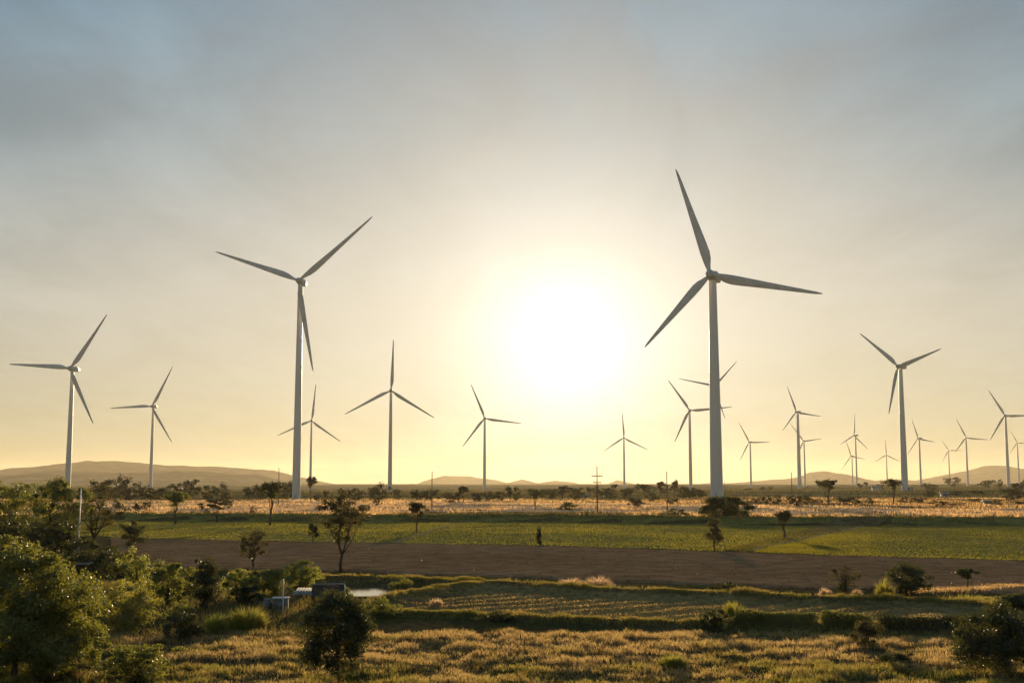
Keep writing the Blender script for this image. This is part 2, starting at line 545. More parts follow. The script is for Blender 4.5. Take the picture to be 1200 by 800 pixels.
M['plough'] = field_mat('ploughed_soil', ((0.31, 0.18, 0.095), (0.38, 0.235, 0.13), (0.24, 0.135, 0.07)), 0.05, 0.9, 3.0, stripes=(math.radians(84), 0.32, 0.6))
M['green'] = field_mat('crop_ground', ((0.20, 0.185, 0.05), (0.26, 0.23, 0.065), (0.22, 0.165, 0.07)), 0.05, 0.8, 1.6, stripes=(math.radians(20), 0.12, 0.4))
M['straw'] = field_mat('dry_meadow_ground', ((0.48, 0.33, 0.19), (0.60, 0.43, 0.26), (0.3, 0.2, 0.1)), 0.03, 1.0, 0.9)
M['fallow'] = field_mat('fallow_ground', ((0.18, 0.145, 0.075), (0.16, 0.15, 0.06), (0.13, 0.09, 0.05)), 0.06, 0.8, 1.5)
M['track'] = field_mat('pale_dirt', ((0.36, 0.29, 0.20), (0.46, 0.37, 0.27), (0.4, 0.3, 0.2)), 0.3, 0.4, 3)
M['hill'] = field_mat('hill_scrub', ((0.10, 0.10, 0.065), (0.15, 0.135, 0.09), (0.05, 0.05, 0.03)), 0.0012, 1.0, 0.006)

# ground: near meadow tint from the vertex layer, scrubland beyond
m, t, o = newmat('ground_soil_and_scrub')
p = N(t, 'ShaderNodeBsdfDiffuse')
p.inputs['Roughness'].default_value = 0.6
a = N(t, 'ShaderNodeVertexColor', layer_name='tint')
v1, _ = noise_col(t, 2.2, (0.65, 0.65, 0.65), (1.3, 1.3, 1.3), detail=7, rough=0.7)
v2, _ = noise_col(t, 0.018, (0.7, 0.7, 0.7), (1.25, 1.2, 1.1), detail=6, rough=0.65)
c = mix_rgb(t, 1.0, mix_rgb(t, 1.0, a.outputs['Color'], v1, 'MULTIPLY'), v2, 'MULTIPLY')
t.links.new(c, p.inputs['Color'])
_, fb = noise_col(t, 5.0, (0, 0, 0), (1, 1, 1), detail=8, rough=0.7)
b = N(t, 'ShaderNodeBump')
b.inputs['Strength'].default_value = 0.8
b.inputs['Distance'].default_value = 0.15
t.links.new(fb, b.inputs['Height'])
t.links.new(b.outputs[0], p.inputs['Normal'])
t.links.new(p.outputs[0], o.inputs['Surface'])
M['ground'] = m

m, t, o = newmat('pond_water')
p = N(t, 'ShaderNodeBsdfPrincipled')
p.inputs['Base Color'].default_value = (0.10, 0.085, 0.06, 1)
p.inputs['Roughness'].default_value = 0.06
p.inputs['IOR'].default_value = 1.33
p.inputs['Specular IOR Level'].default_value = 0.6
_, fb = noise_col(t, 2.0, (0, 0, 0), (1, 1, 1), detail=3)
b = N(t, 'ShaderNodeBump')
b.inputs['Strength'].default_value = 0.10
b.inputs['Distance'].default_value = 0.05
t.links.new(fb, b.inputs['Height'])
t.links.new(b.outputs[0], p.inputs['Normal'])
t.links.new(p.outputs[0], o.inputs['Surface'])
M['water'] = m


# ------------------------------------------------------------------ mesh helpers
def mesh_np(name, verts, faces, mat, smooth=False, tint=None):
    """faces: (n,k) int array, k = 3 or 4, or list of such arrays"""
    me = bpy.data.meshes.new(name)
    verts = np.asarray(verts, np.float32)
    fl = faces if isinstance(faces, list) else [faces]
    fl = [np.asarray(f, np.int32) for f in fl if len(f)]
    nv = len(verts)
    me.vertices.add(nv)
    me.vertices.foreach_set('co', verts.ravel())
    nl = sum(f.size for f in fl)
    npoly = sum(len(f) for f in fl)
    me.loops.add(nl)
    me.loops.foreach_set('vertex_index', np.concatenate([f.ravel() for f in fl]))
    me.polygons.add(npoly)
    tot = np.concatenate([np.full(len(f), f.shape[1], np.int32) for f in fl])
    st = np.concatenate([[0], np.cumsum(tot)[:-1]]).astype(np.int32)
    me.polygons.foreach_set('loop_start', st)
    if smooth:
        me.polygons.foreach_set('use_smooth', np.ones(npoly, bool))
    me.update(calc_edges=True)
    if tint is not None:
        ca = me.color_attributes.new('tint', 'FLOAT_COLOR', 'POINT')
        c4 = np.ones((nv, 4), np.float32)
        c4[:, :3] = tint
        ca.data.foreach_set('color', c4.ravel())
    me.materials.append(M[mat])
    return me


def obj(name, me, parent=None, loc=None):
    o = bpy.data.objects.new(name, me)
    COL.objects.link(o)
    if parent:
        o.parent = parent
    if loc is not None:
        o.location = loc
    return o


def tag(o, label=None, cat=None, group=None, kind=None):
    for k, v in (('label', label), ('category', cat), ('group', group), ('kind', kind)):
        if v:
            o[k] = v
    return o


def thing(name, label, cat, loc, rz=0.0, group=None, scale=None):
    o = bpy.data.objects.new(name, None)
    COL.objects.link(o)
    o.empty_display_size = 0.3
    o.location = loc
    o.rotation_euler = (0, 0, rz)
    if scale is not None:
        o.scale = scale
    return tag(o, label, cat, group)


def tube_np(path, radii, seg=8, cap=True):
    """tapered tube along path -> verts, quads, caps as tris"""
    path = np.asarray(path, float)
    n = len(path)
    V, F, T3 = [], [], []
    for i in range(n):
        d = path[min(i + 1, n - 1)] - path[max(i - 1, 0)]
        d /= np.linalg.norm(d) + 1e-9
        u = np.cross(d, [0.31, 0.95, 0.07] if abs(d[1]) < 0.9 else [1, 0, 0])
        u /= np.linalg.norm(u)
        w = np.cross(d, u)
        for k in range(seg):
            a = 2 * math.pi * k / seg
            V.append(path[i] + radii[i] * (math.cos(a) * u + math.sin(a) * w))
    for i in range(n - 1):
        for k in range(seg):
            k2 = (k + 1) % seg
            F.append((i * seg + k, i * seg + k2, (i + 1) * seg + k2, (i + 1) * seg + k))
    if cap:
        V.append(path[0]); V.append(path[-1])
        for k in range(seg):
            T3.append((n * seg, (k + 1) % seg, k))
            T3.append((n * seg + 1, (n - 1) * seg + k, (n - 1) * seg + (k + 1) % seg))
    return np.array(V), np.array(F, int).reshape(-1, 4), np.array(T3, int).reshape(-1, 3)


class MB:
    def __init__(s):
        s.v, s.q, s.t, s.n = [], [], [], 0

    def add(s, V, Q=(), T3=()):
        s.v.append(np.asarray(V, float))
        if len(Q):
            s.q.append(np.asarray(Q, int) + s.n)
        if len(T3):
            s.t.append(np.asarray(T3, int) + s.n)
        s.n += len(V)
        return s

    def tube(s, path, radii, seg=8):
        if isinstance(radii, (int, float)):
            radii = [radii] * len(path)
        return s.add(*tube_np(path, radii, seg))

    def box(s, x0, x1, y0, y1, z0, z1):
        V = [(x, y, z) for z in (z0, z1) for y in (y0, y1) for x in (x0, x1)]
        Q = [(0, 2, 3, 1), (4, 5, 7, 6), (0, 1, 5, 4), (2, 6, 7, 3), (0, 4, 6, 2), (1, 3, 7, 5)]
        return s.add(V, Q)

    def lathe(s, prof, seg=24):
        V, Q = [], []
        for r, z in prof:
            for k in range(seg):
                a = 2 * math.pi * k / seg
                V.append((r * math.cos(a), r * math.sin(a), z))
        for i in range(len(prof) - 1):
            for k in range(seg):
                k2 = (k + 1) % seg
                Q.append((i * seg + k, i * seg + k2, (i + 1) * seg + k2, (i + 1) * seg + k))
        return s.add(V, Q)

    def mesh(s, name, mat, smooth=False):
        fs = []
        if s.q:
            fs.append(np.concatenate(s.q))
        if s.t:
            fs.append(np.concatenate(s.t))
        return mesh_np(name, np.concatenate(s.v), fs, mat, smooth)


# ------------------------------------------------------------------ ground
STRAW = np.array([0.30, 0.20, 0.095])
GREEN = np.array([0.125, 0.125, 0.032])


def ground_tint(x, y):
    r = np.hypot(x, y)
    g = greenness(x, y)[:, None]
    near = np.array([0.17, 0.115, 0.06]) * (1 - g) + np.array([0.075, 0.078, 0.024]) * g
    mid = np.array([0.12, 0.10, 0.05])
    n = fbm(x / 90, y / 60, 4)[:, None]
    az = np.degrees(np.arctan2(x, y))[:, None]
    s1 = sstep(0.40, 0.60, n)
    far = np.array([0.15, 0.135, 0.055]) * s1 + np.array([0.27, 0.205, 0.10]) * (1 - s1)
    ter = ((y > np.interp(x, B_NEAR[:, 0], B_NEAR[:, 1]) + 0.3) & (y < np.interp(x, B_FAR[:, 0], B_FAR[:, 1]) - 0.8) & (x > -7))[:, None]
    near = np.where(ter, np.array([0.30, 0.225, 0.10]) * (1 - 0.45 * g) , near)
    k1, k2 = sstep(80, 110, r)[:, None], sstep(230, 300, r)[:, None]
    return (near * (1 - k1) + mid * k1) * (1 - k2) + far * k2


def build_ground():
    rr = [1.5, 6, 12, 18, 24]
    r = 28.0
    while r < 13500:
        rr.append(r)
        r += 0.30 if r < 92 else (0.8 if r < 130 else max(2.0, r * 0.022))
    rr = np.array(rr)
    fine = np.radians(np.linspace(-28, 28, 300))
    coarse = np.radians(np.linspace(28, 332, 60))[1:-1]
    th = np.concatenate([fine, coarse])
    A, Rg = np.meshgrid(th, rr)
    X, Y = Rg * np.sin(A), Rg * np.cos(A)
    Z = gz(X, Y)
    V = np.stack([X.ravel(), Y.ravel(), Z.ravel()], 1)
    nr, nc = X.shape
    i = np.arange(nr - 1)[:, None] * nc
    j = np.arange(nc)[None]
    j2 = (j + 1) % nc
    Q = np.stack([i + j, i + nc + j, i + nc + j2, i + j2], -1).reshape(-1, 4)[:, ::-1]
    # centre fan
    V = np.vstack([V, [[0, 0, gzs(0, 0)]]])
    k = np.arange(nc)
    T3 = np.stack([np.full(nc, len(V) - 1), (k + 1) % nc, k], 1)
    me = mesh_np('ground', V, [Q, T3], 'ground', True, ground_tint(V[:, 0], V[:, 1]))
    return tag(obj('ground', me), 'tussocky ground of soil and scrub reaching the hills', None, None, 'structure')


build_ground()


def px_curve(pts, xs):
    P = np.array(pts, float)
    return np.interp(xs, P[:, 0], P[:, 1])


def field_sheet(name, mat, label, front, back, x0, x1, nx, ny, lift=0.07, rough=0.0, rs=1.0):
    """field between two edges read off the photograph, laid on the ground"""
    xs = np.linspace(x0, x1, nx)
    V = np.zeros((ny, nx, 3))
    for i, px in enumerate(xs):
        f = on_plane(px, px_curve(front, px), 0.0)
        bk = on_plane(px, px_curve(back, px), 0.0)
        for j in range(ny):
            tt = j / (ny - 1)
            V[j, i] = (*(f.lerp(bk, tt))[:2], 0)
    tt = np.linspace(0, 1, ny)[:, None]
    Z = gz(V[..., 0], V[..., 1]) + (lift + 0.08) * np.minimum(sstep(0, 0.035, tt), 1 - sstep(0.97, 1, tt)) - 0.08
    if rough:
        Z = Z + rough * (fbm(V[..., 0] / rs, V[..., 1] / rs, 3) - 0.5)
    V[..., 2] = Z
    a = (np.arange(ny - 1)[:, None] * nx + np.arange(nx - 1)[None]).ravel()
    Q = np.stack([a, a + 1, a + nx + 1, a + nx], 1)
    o = obj(name, mesh_np(name, V.reshape(-1, 3), Q, mat, True))
    tag(o, label, None, None, 'structure')
    return V


PL_FRONT = [(120, 664), (330, 668), (480, 673), (600, 677), (700, 682), (850, 687), (1000, 692), (1230, 700)]
PL_BACK = [(100, 628), (165, 631), (280, 634), (520, 637.5), (700, 642), (840, 646), (980, 650.5), (1230, 659)]
field_sheet('ploughed_field', 'plough', 'bare brown ploughed field across the middle', PL_FRONT, PL_BACK, 130, 1260, 260, 120, 0.12, 0.05, 1.0)
BK = [(60, 607), (450, 608), (640, 608.5), (800, 611), (1000, 612), (1240, 612)]
G_L = field_sheet('green_field', 'green', 'green crop field behind the slim tree', PL_BACK, BK, 60, 703, 180, 60, 0.08)
G_M = field_sheet('green_field', 'green', 'green crop field below the sun', PL_BACK, BK, 703, 1020, 100, 60, 0.08)
# right field: its left edge runs along the slanting dirt line
G_F = field_sheet('fallow_field', 'fallow', 'dull fallow strip beside the slanting dirt line', [(850, 646.4), (885, 646.4), (930, 636), (980, 625), (1012, 618), (1060, 614)],
                  [(850, 646), (880, 638), (930, 625), (970, 616), (1000, 613), (1060, 612.2)], 850, 1060, 90, 30, 0.16)
G_R = field_sheet('green_field', 'green', 'bright green crop field at the right', [(880, 647.6), (980, 650.5), (1260, 659.7)],
                  [(880, 647), (930, 636), (980, 625), (1020, 617.5), (1060, 614), (1260, 613.5)], 885, 1260, 120, 60, 0.13)
field_sheet('dry_meadow', 'straw', 'golden dry meadow behind the crop fields', [(60, 600), (640, 600), (850, 602), (1240, 604)],
            [(60, 583), (330, 585), (520, 585), (700, 588), (850, 592), (960, 594), (1060, 596), (1240, 596)], 60, 1245, 160, 50, 0.12, 0.8, 9)


def ribbon(name, mat, label, pts, width, lift):
    P = [on_ground(*q) for q in pts]
    path = []
    for a_, b_ in zip(P[:-1], P[1:]):
        n = max(2, int((b_ - a_).length / 1.5))
        for k in range(n):
            path.append(a_.lerp(b_, k / n))
    path.append(P[-1])
    V = []
    for k, q in enumerate(path):
        d = path[min(k + 1, len(path) - 1)] - path[max(k - 1, 0)]
        nx_, ny_ = -d.y, d.x
        L = math.hypot(nx_, ny_) + 1e-9
        w = width * (0.7 + 0.6 * random.random()) / 2
        for s in (-1, 1):
            x, y = q.x + s * w * nx_ / L, q.y + s * w * ny_ / L
            V.append((x, y, gzs(x, y) + lift))
    Q = [(2 * k, 2 * k + 1, 2 * k + 3, 2 * k + 2) for k in range(len(path) - 1)]
    return tag(obj(name, mesh_np(name, V, np.array(Q), mat)), label, None, None, 'structure')


ribbon('path', 'track', 'pale dirt line slanting beside the right crop field', [(880, 646.8), (930, 635.6), (980, 624.6), (1012, 618)], 0.45, 0.19)
ribbon('path', 'track', 'pale dirt edge between ploughed and green field', [(165, 630.6), (280, 633.6), (400, 635.8), (520, 637.2)], 0.35, 0.17)
ribbon('path', 'track', 'pale dirt line slanting between two green fields', [(462, 636.6), (500, 625), (530, 615.5), (560, 611)], 0.4, 0.16)
ribbon('road', 'track', 'pale dirt road behind the right dry meadow', [(930, 597), (985, 597.5), (1040, 594), (1090, 592.5)], 3.5, 0.25)

# pond
V = [(pc.x, pc.y, -0.10)]
for k in range(48):
    a_ = 2 * math.pi * k / 48
    rr_ = 1.08 + 0.06 * math.sin(3 * a_ + 1)
    V.append((pc.x + 5.0 * rr_ * math.cos(a_), pc.y + 3.6 * rr_ * math.sin(a_), -0.10))
tag(obj('pond_water', mesh_np('pond_water', V, np.array([(0, 1 + k, 1 + (k + 1) % 48) for k in range(48)]), 'water')),
    'small pond shining behind the hut', None, None, 'structure')


# ------------------------------------------------------------------ far hills
def hills(label, prof, D, depth, rough):
    xs = np.linspace(prof[0][0], prof[-1][0], 140)
    ys = px_curve(prof, xs)
    nd = 24
    V = np.zeros((nd, len(xs), 3))
    for j in range(nd):
        tt = j / (nd - 1) * 2 - 1                          # -1 front foot, 0 crest, 1 back foot
        Dj = D + tt * depth
        for i, (px, py) in enumerate(zip(xs, ys)):
            c = at_dist(px, py, D)
            H = max(0.0, c.z)
            sh = max(0.0, 1 - abs(tt) ** 1.3)
            x = c.x * (1 + 0.25 * tt * depth / D)
            n = fbm(np.array([x / 420.]), np.array([Dj / 420.]), 4)[0] - 0.5
            V[j, i] = (x, Dj, -6 + (H + 6) * sh * (1 + 0.9 * n * min(1, abs(tt) * 3)) + rough * (fbm(np.array([x / 90.]), np.array([Dj / 90.]), 3)[0] - 0.5) * sh)
    nx = len(xs)
    a_ = (np.arange(nd - 1)[:, None] * nx + np.arange(nx - 1)[None]).ravel()
    Q = np.stack([a_, a_ + 1, a_ + nx + 1, a_ + nx], 1)
    return tag(obj('hills', mesh_np('hills', V.reshape(-1, 3), Q, 'hill', True)), label, None, None, 'structure')


hills('long grey hill ridge behind the left turbines', [(-160, 552), (-60, 556), (0, 552), (40, 547), (100, 541), (140, 540), (200, 544), (270, 547), (320, 551), (350, 559), (395, 572)], 8800, 1700, 14)
hills('lower nearer shoulder of the left hill ridge', [(-160, 560), (0, 558), (70, 552), (140, 554), (220, 551), (300, 556), (340, 567), (360, 572)], 6200, 1000, 10)
hills('rounded hazy hill left of the sun', [(480, 573), (500, 563), (520, 557.5), (550, 558), (580, 562), (595, 565.5), (612, 561.5), (630, 566), (650, 563), (672, 565), (690, 573)], 12600, 1500, 8)
hills('little peaked hazy hill under the sun', [(700, 573), (715, 566), (724, 562), (735, 565), (760, 570), (790, 573)], 12800, 800, 8)
hills('soft double hill behind the pair of turbines', [(800, 573), (830, 566), (860, 566), (900, 562), (935, 560), (950, 553), (965, 551), (985, 555), (1010, 562), (1040, 573)], 10500, 1500, 8)
hills('broad blue hill range at the right', [(1010, 573), (1045, 561), (1080, 563), (1110, 556), (1135, 551), (1155, 545), (1170, 545), (1195, 549), (1240, 545), (1330, 556), (1380, 573)], 10800, 1500, 12)

# ------------------------------------------------------------------ wind turbines
tower_me = MB().lathe([(1.0, 0.0), (1.0, 0.004), (0.985, 0.02), (0.90, 0.30), (0.902, 0.301), (0.902, 0.304), (0.895, 0.305),
                       (0.76, 0.62), (0.762, 0.621), (0.762, 0.624), (0.755, 0.625), (0.60, 0.985), (0.60, 0.992), (0.0, 0.993)], 32).mesh('tower', 'white', True)


def blade_mesh():
    sec = []
    rs = [0.0, 0.02, 0.05, 0.09, 0.14, 0.2, 0.28, 0.38, 0.5, 0.62, 0.74, 0.85, 0.93, 0.975, 1.0]
    ch = [1.05, 1.05, 1.15, 1.7, 2.35, 2.65, 2.5, 2.2, 1.85, 1.55, 1.25, 0.98, 0.75, 0.5, 0.10]
    th = [1.05, 1.05, 1.0, 0.95, 0.85, 0.72, 0.58, 0.45, 0.34, 0.25, 0.18, 0.13, 0.09, 0.06, 0.02]
    ns = 14
    V, Q = [], []
    for r, c_, t_ in zip(rs, ch, th):
        c_ *= 1.38
        t_ *= 1.2
        blend = min(1, max(0, (r - 0.03) / 0.12))
        tw = math.radians(16 * (1 - r) ** 2 + 2)
        for k in range(ns):
            a_ = 2 * math.pi * k / ns
            x = math.cos(a_)
            y = math.sin(a_)
            xf = (x * 0.5 + 0.18 * blend) * c_                       # pitch axis nearer the leading edge
            yf = y * 0.5 * t_ * (1 - 0.55 * blend * (x > 0) * x)
            V.append((xf * math.cos(tw) - yf * math.sin(tw), xf * math.sin(tw) + yf * math.cos(tw) - 1.2 * r * r, r * 50.0))
    n = len(rs)
    for i in range(n - 1):
        for k in range(ns):
            k2 = (k + 1) % ns
            Q.append((i * ns + k, i * ns + k2, (i + 1) * ns + k2, (i + 1) * ns + k))
    return MB().add(V, Q).mesh('blade', 'blade', True)


blade_me = blade_mesh()


def nacelle_mesh():
    b_ = MB()
    prof = [(-2.2, 1.0, 0.9), (-1.9, 1.55, 1.45), (0, 1.85, 1.75), (4.5, 1.85, 1.75), (7.6, 1.6, 1.5), (8.2, 1.2, 1.2), (8.25, 0.01, 0.01)]
    V, Q = [], []
    ns = 20
    for y, hx, hz in prof:
        for k in range(ns):
            a_ = 2 * math.pi * k / ns
            c_, s_ = math.cos(a_), math.sin(a_)
            e = 0.45
            V.append((hx * math.copysign(abs(c_) ** e, c_), y, hz * math.copysign(abs(s_) ** e, s_) + 0.2))
    for i in range(len(prof) - 1):
        for k in range(ns):
            k2 = (k + 1) % ns
            Q.append((i * ns + k, i * ns + k2, (i + 1) * ns + k2, (i + 1) * ns + k))
    b_.add(V, Q)
    return b_.mesh('nacelle', 'nac', True)


nacelle_me = nacelle_mesh()
mast_me = MB().tube([(0.6, 6.4, 1.8), (0.6, 6.4, 3.4)], 0.06, 5).tube([(-0.6, 6.4, 1.8), (-0.6, 6.4, 3.2)], 0.06, 5).box(-0.8, 0.8, 5.0, 6.0, 1.85, 2.3).mesh('wind_vane', 'nac')
sp = MB().lathe([(1.5, -0.9), (1.62, 0.0), (1.5, 1.0), (1.15, 1.9), (0.6, 2.4), (0.0, 2.5)], 20)
spinner_me = sp.mesh('spinner', 'nac', True)
found_me = MB().lathe([(4.2, -1.2), (4.2, 0.15), (3.9, 0.25), (0.0, 0.25)], 24).mesh('foundation', 'concrete')
door_me = MB().box(-0.5, 0.5, -0.06, 0.06, 0.0, 2.2).mesh('door', 'nac')
for T in TW:
    gzf = gzs(T['foot'].x, T['foot'].y)
    root = thing('wind_turbine', T['label'], 'wind turbine', (T['foot'].x, T['foot'].y, gzf), 0, 'wind turbines of the wind farm')
    hh = T['hub'].z - gzf
    rf = T['rf']
    tw = obj('tower', tower_me, root)
    tw.scale = (rf, rf, hh - 1.3)
    obj('foundation', found_me, root)
    alpha = math.atan2(T['hub'].x, T['hub'].y)
    gam = -(alpha + T['psi'])
    d = obj('door', door_me, root)
    d.matrix_local = Matrix.Rotation(gam, 4, 'Z') @ Matrix.Translation((0, -rf - 0.02, 0.9))
    kS = max(0.8, min(1.35, T['R'] / 46)) * max(0.9, min(1.2, rf / 2.3))
    yawm = Matrix.Translation((0, 0, hh)) @ Matrix.Rotation(gam, 4, 'Z')
    nc_ = obj('nacelle', nacelle_me, root)
    nc_.matrix_local = yawm @ Matrix.Scale(kS, 4)
    mv = obj('wind_vane', mast_me, nc_)
    hubm = yawm @ Matrix.Translation((0, -4.0 * kS, 0.1))
    s_ = obj('spinner', spinner_me, root)
    s_.matrix_local = hubm @ Matrix.Rotation(math.pi / 2, 4, 'X') @ Matrix.Scale(kS, 4)
    for k in range(3):
        ph = T['phase'] + k * 2 * math.pi / 3
        bl = obj('blade', blade_me, root)
        lf = min(T['bk'], key=lambda q_: abs(math.remainder(q_[0] - ph, 2 * math.pi)))[1]
        cs = kS * 0.93 / max(0.9, T['R'] / 46)
        bl.matrix_local = hubm @ Matrix.Rotation(math.pi / 2 - ph, 4, 'Y') @ Matrix.Diagonal((cs * T['R'] / 46, cs * T['R'] / 46, lf * T['R'] / 50.0, 1))


# ------------------------------------------------------------------ plants
def leaves_np(C, size, rg, elong=1.9, up=0.0, flat=0.0):
    """diamond leaves at the points C: each 2 triangles folded along the midrib"""
    n = len(C)
    d = rg.normal(size=(n, 3))
    d[:, 2] = d[:, 2] * (1 - flat) + up
    d /= np.linalg.norm(d, axis=1)[:, None] + 1e-9
    h = rg.normal(size=(n, 3))
    s = np.cross(d, h)
    s /= np.linalg.norm(s, axis=1)[:, None] + 1e-9
    L = size * (0.6 + 0.8 * rg.random(n))[:, None]
    a_, b_ = C - d * L * 0.5, C + d * L * 0.5
    w = L / elong * 0.5
    nn = np.cross(d, s) * w * 0.35
    l_, r_ = C + s * w + nn, C - s * w + nn
    V = np.stack([a_, l_, b_, r_], 1).reshape(-1, 3)
    i = np.arange(n) * 4
    T3 = np.concatenate([np.stack([i, i + 2, i + 1], 1), np.stack([i, i + 3, i + 2], 1)])
    return V, T3


def crown_points(rg, nclump, nleaf, shape, clump_r, hollow=0.35):
    """leaf positions in clumps through a crown (unit: width 1, height 1, base at z=0)"""
    cs = []
    while len(cs) < nclump:
        p_ = rg.uniform(-1, 1, 3)
        q = np.linalg.norm(p_)
        if q > 1 or q < hollow * rg.random():
            continue
        x, y, z = p_
        zz_ = (z + 1) / 2
        if shape == 'round':
            w = 1.0
        elif shape == 'egg':
            w = 1.08 - 0.25 * zz_
        elif shape == 'umbrella':
            w = 0.45 + 0.75 * zz_
            zz_ = 0.25 + 0.75 * zz_ ** 0.6
        elif shape == 'cone':
            w = 1.15 - 0.75 * zz_
        elif shape == 'bush':
            w = 1.0
            zz_ = max(0, zz_ * 1.1 - 0.1)
        elif shape == 'column':
            w = 0.8 + 0.3 * math.sin(zz_ * 6 + 1)
        lob = (0.86 + 0.08 * math.sin(9 * z)) if shape == 'egg' else 0.78 + 0.24 * math.sin(3.1 * math.atan2(y, x) + 5 * z + nclump) + 0.2 * rg.normal() * 0.4
        cs.append((x * w * 0.60 * max(0.5, lob), y * w * 0.60 * max(0.5, lob), zz_))
    cs = np.array(cs)
    st_ = rg.random(nclump) < 0.14                      # stray boughs make the outline ragged
    cs[st_] *= np.stack([1 + 0.25 * rg.random(st_.sum())] * 2 + [1 + 0.10 * rg.random(st_.sum())], 1)
    idx = rg.integers(0, nclump, nleaf)
    rad = clump_r * (0.55 + 0.9 * rg.random(nclump)) * np.where(st_, 0.6, 1.0)
    off = rg.normal(size=(nleaf, 3))
    off /= np.linalg.norm(off, axis=1)[:, None]
    off *= (rg.random(nleaf) ** 0.55)[:, None] * rad[idx][:, None]
    off[:, 2] *= 0.75
    return cs, cs[idx] + off


PROTO = {}


def plant_proto(key, mat, shape, nclump, nleaf, leaf, clump_r, w, h, trunk_h, trunk_r, seed, limbs=5, stems=1, elong=1.9, up=0.0, lean=0.0):
    """returns (trunk mesh, crown mesh) in metres for a plant w wide and h high"""
    rg = np.random.default_rng(seed)
    ch = h - trunk_h
    cs, C = crown_points(rg, nclump, nleaf, shape, clump_r)
    S3 = np.array([w, w, ch])
    C = C * S3 + np.array([0, 0, trunk_h])
    C[:, 2] = np.maximum(C[:, 2], 0.03)
    C[:, 0] += lean * C[:, 2]
    V, T3 = leaves_np(C, leaf, rg, elong, up)
    V[:, 2] = np.maximum(V[:, 2], 0.0)
    crown = mesh_np(key + '_crown', V, T3, mat)
    cw = cs * S3 + np.array([0, 0, trunk_h])
    cw[:, 0] += lean * cw[:, 2]
    mb = MB()
    for s in range(stems):
        bx, by = (0, 0) if stems == 1 else (rg.normal() * 0.05 * w, rg.normal() * 0.05 * w)
        top = np.array([lean * (trunk_h + ch * 0.55) + rg.normal() * 0.05 * w, rg.normal() * 0.05 * w, trunk_h + ch * 0.55])
        n = 7
        path = [np.array([bx, by, -0.25]) * (1 - k / (n - 1)) + top * (k / (n - 1)) + np.array([rg.normal(), rg.normal(), 0]) * 0.018 * h * math.sin(math.pi * k / (n - 1)) for k in range(n)]
        rad = [trunk_r * (1.35 if k == 0 else 1.0) * (1 - 0.75 * k / (n - 1)) for k in range(n)]
        mb.tube(path, rad, 7)
        for q in range(limbs):
            k = rg.integers(max(1, n // 2 - 1), n)
            a_ = path[k]
            e = cw[rg.integers(0, len(cw))]
            e = a_ + (e - a_) * 0.9
            mid = (a_ + e) / 2 + np.array([0, 0, -0.06 * h * rg.random()])
            r0 = rad[k] * 0.6
            mb.tube([a_, mid, e], [r0, r0 * 0.6, r0 * 0.2], 5)
    trunk = mb.mesh(key + '_trunk', 'bark', True)
    return trunk, crown


def plant(name, cat, label, group, key, loc, rz=0.0, scale=(1, 1, 1)):
    tr, cr_ = PROTO[key]
    root = thing(name, label, cat, loc, rz, group, scale)
    obj('trunk' if 'tree' in name else 'stem', tr, root)
    obj('crown' if 'tree' in name else 'foliage', cr_, root)
    return root


def tree_px(name, cat, label, group, mat, shape, px, base, top, wpx, D=None, trunk=0.3, nclump=40, nleaf=3000, leaf=0.18, clump=0.14, seed=1, stems=1, limbs=6, elong=1.9, up=0.0, tr=0.03, lean=0.0, sink=0.0):
    """a plant of its own, sized from the photograph"""
    if D is None:
        g = on_ground(px, base)
        D = g.y
    x = at_dist(px, base, D).x
    z = gzs(x, D)
    topz = at_dist(px, top, D).z
    h = topz - z
    w = wpx * D / FPX
    key = 'p%d_%d' % (int(px), seed)
    PROTO[key] = plant_proto(name, mat, shape, int(nclump * 1.8), int(nleaf * 1.5), leaf * 0.92, clump * (1.1 if shape == 'egg' else 0.95), w, h, h * trunk, max(0.02, h * tr), seed * 31 + int(px), limbs, stems, elong, up, lean)
    return plant(name, cat, label, group, key, (x, D, z - sink))


GT = 'trees standing round the fields'
GB = 'bushes of the near meadow and banks'
# --- standing trees and bushes one can tell apart
tree_px('slim_tree', 'tree', 'tall slim open-crowned tree standing at the edge of the ploughed field', GT, 'leaf_olive', 'round', 400, 670, 576, 58, nclump=46, nleaf=4200, leaf=0.17, clump=0.12, trunk=0.36, tr=0.022, limbs=12, seed=2)
tree_px('small_tree', 'tree', 'small round tree on the ploughed field before the left green field', GT, 'leaf_olive', 'round', 296, 666, 620, 34, nclump=26, nleaf=2200, leaf=0.16, clump=0.16, trunk=0.25, seed=3)
tree_px('flat_tree', 'tree', 'flat-topped dark tree in front of the tall left turbine\'s foot', GT, 'leaf_dark', 'umbrella', 316, 616, 565, 34, nclump=20, nleaf=1300, leaf=0.34, clump=0.14, trunk=0.45, seed=4)
tree_px('small_tree', 'tree', 'little dark round-headed tree by the dirt edge, just left of the slim tree', GT, 'leaf_dark', 'column', 367, 637, 612, 15, nclump=18, nleaf=1000, leaf=0.22, clump=0.2, trunk=0.3, seed=5)
tree_px('small_tree', 'tree', 'small bushy tree at the corner of two green fields, below the pole', GT, 'leaf_olive', 'round', 488, 624, 587, 22, nclump=18, nleaf=1400, leaf=0.28, clump=0.17, trunk=0.42, seed=6)
tree_px('spreading_tree', 'tree', 'spreading round tree on the left green field', GT, 'leaf_mid', 'umbrella', 205, 614, 577, 34, nclump=24, nleaf=1700, leaf=0.34, clump=0.16, trunk=0.4, tr=0.045, seed=7)
tree_px('round_bush', 'bush', 'round dark bush where the left green field meets the ploughed field', GT, 'leaf_dark', 'bush', 155, 640, 611, 32, nclump=26, nleaf=2000, leaf=0.22, clump=0.2, trunk=0.08, stems=2, seed=8)
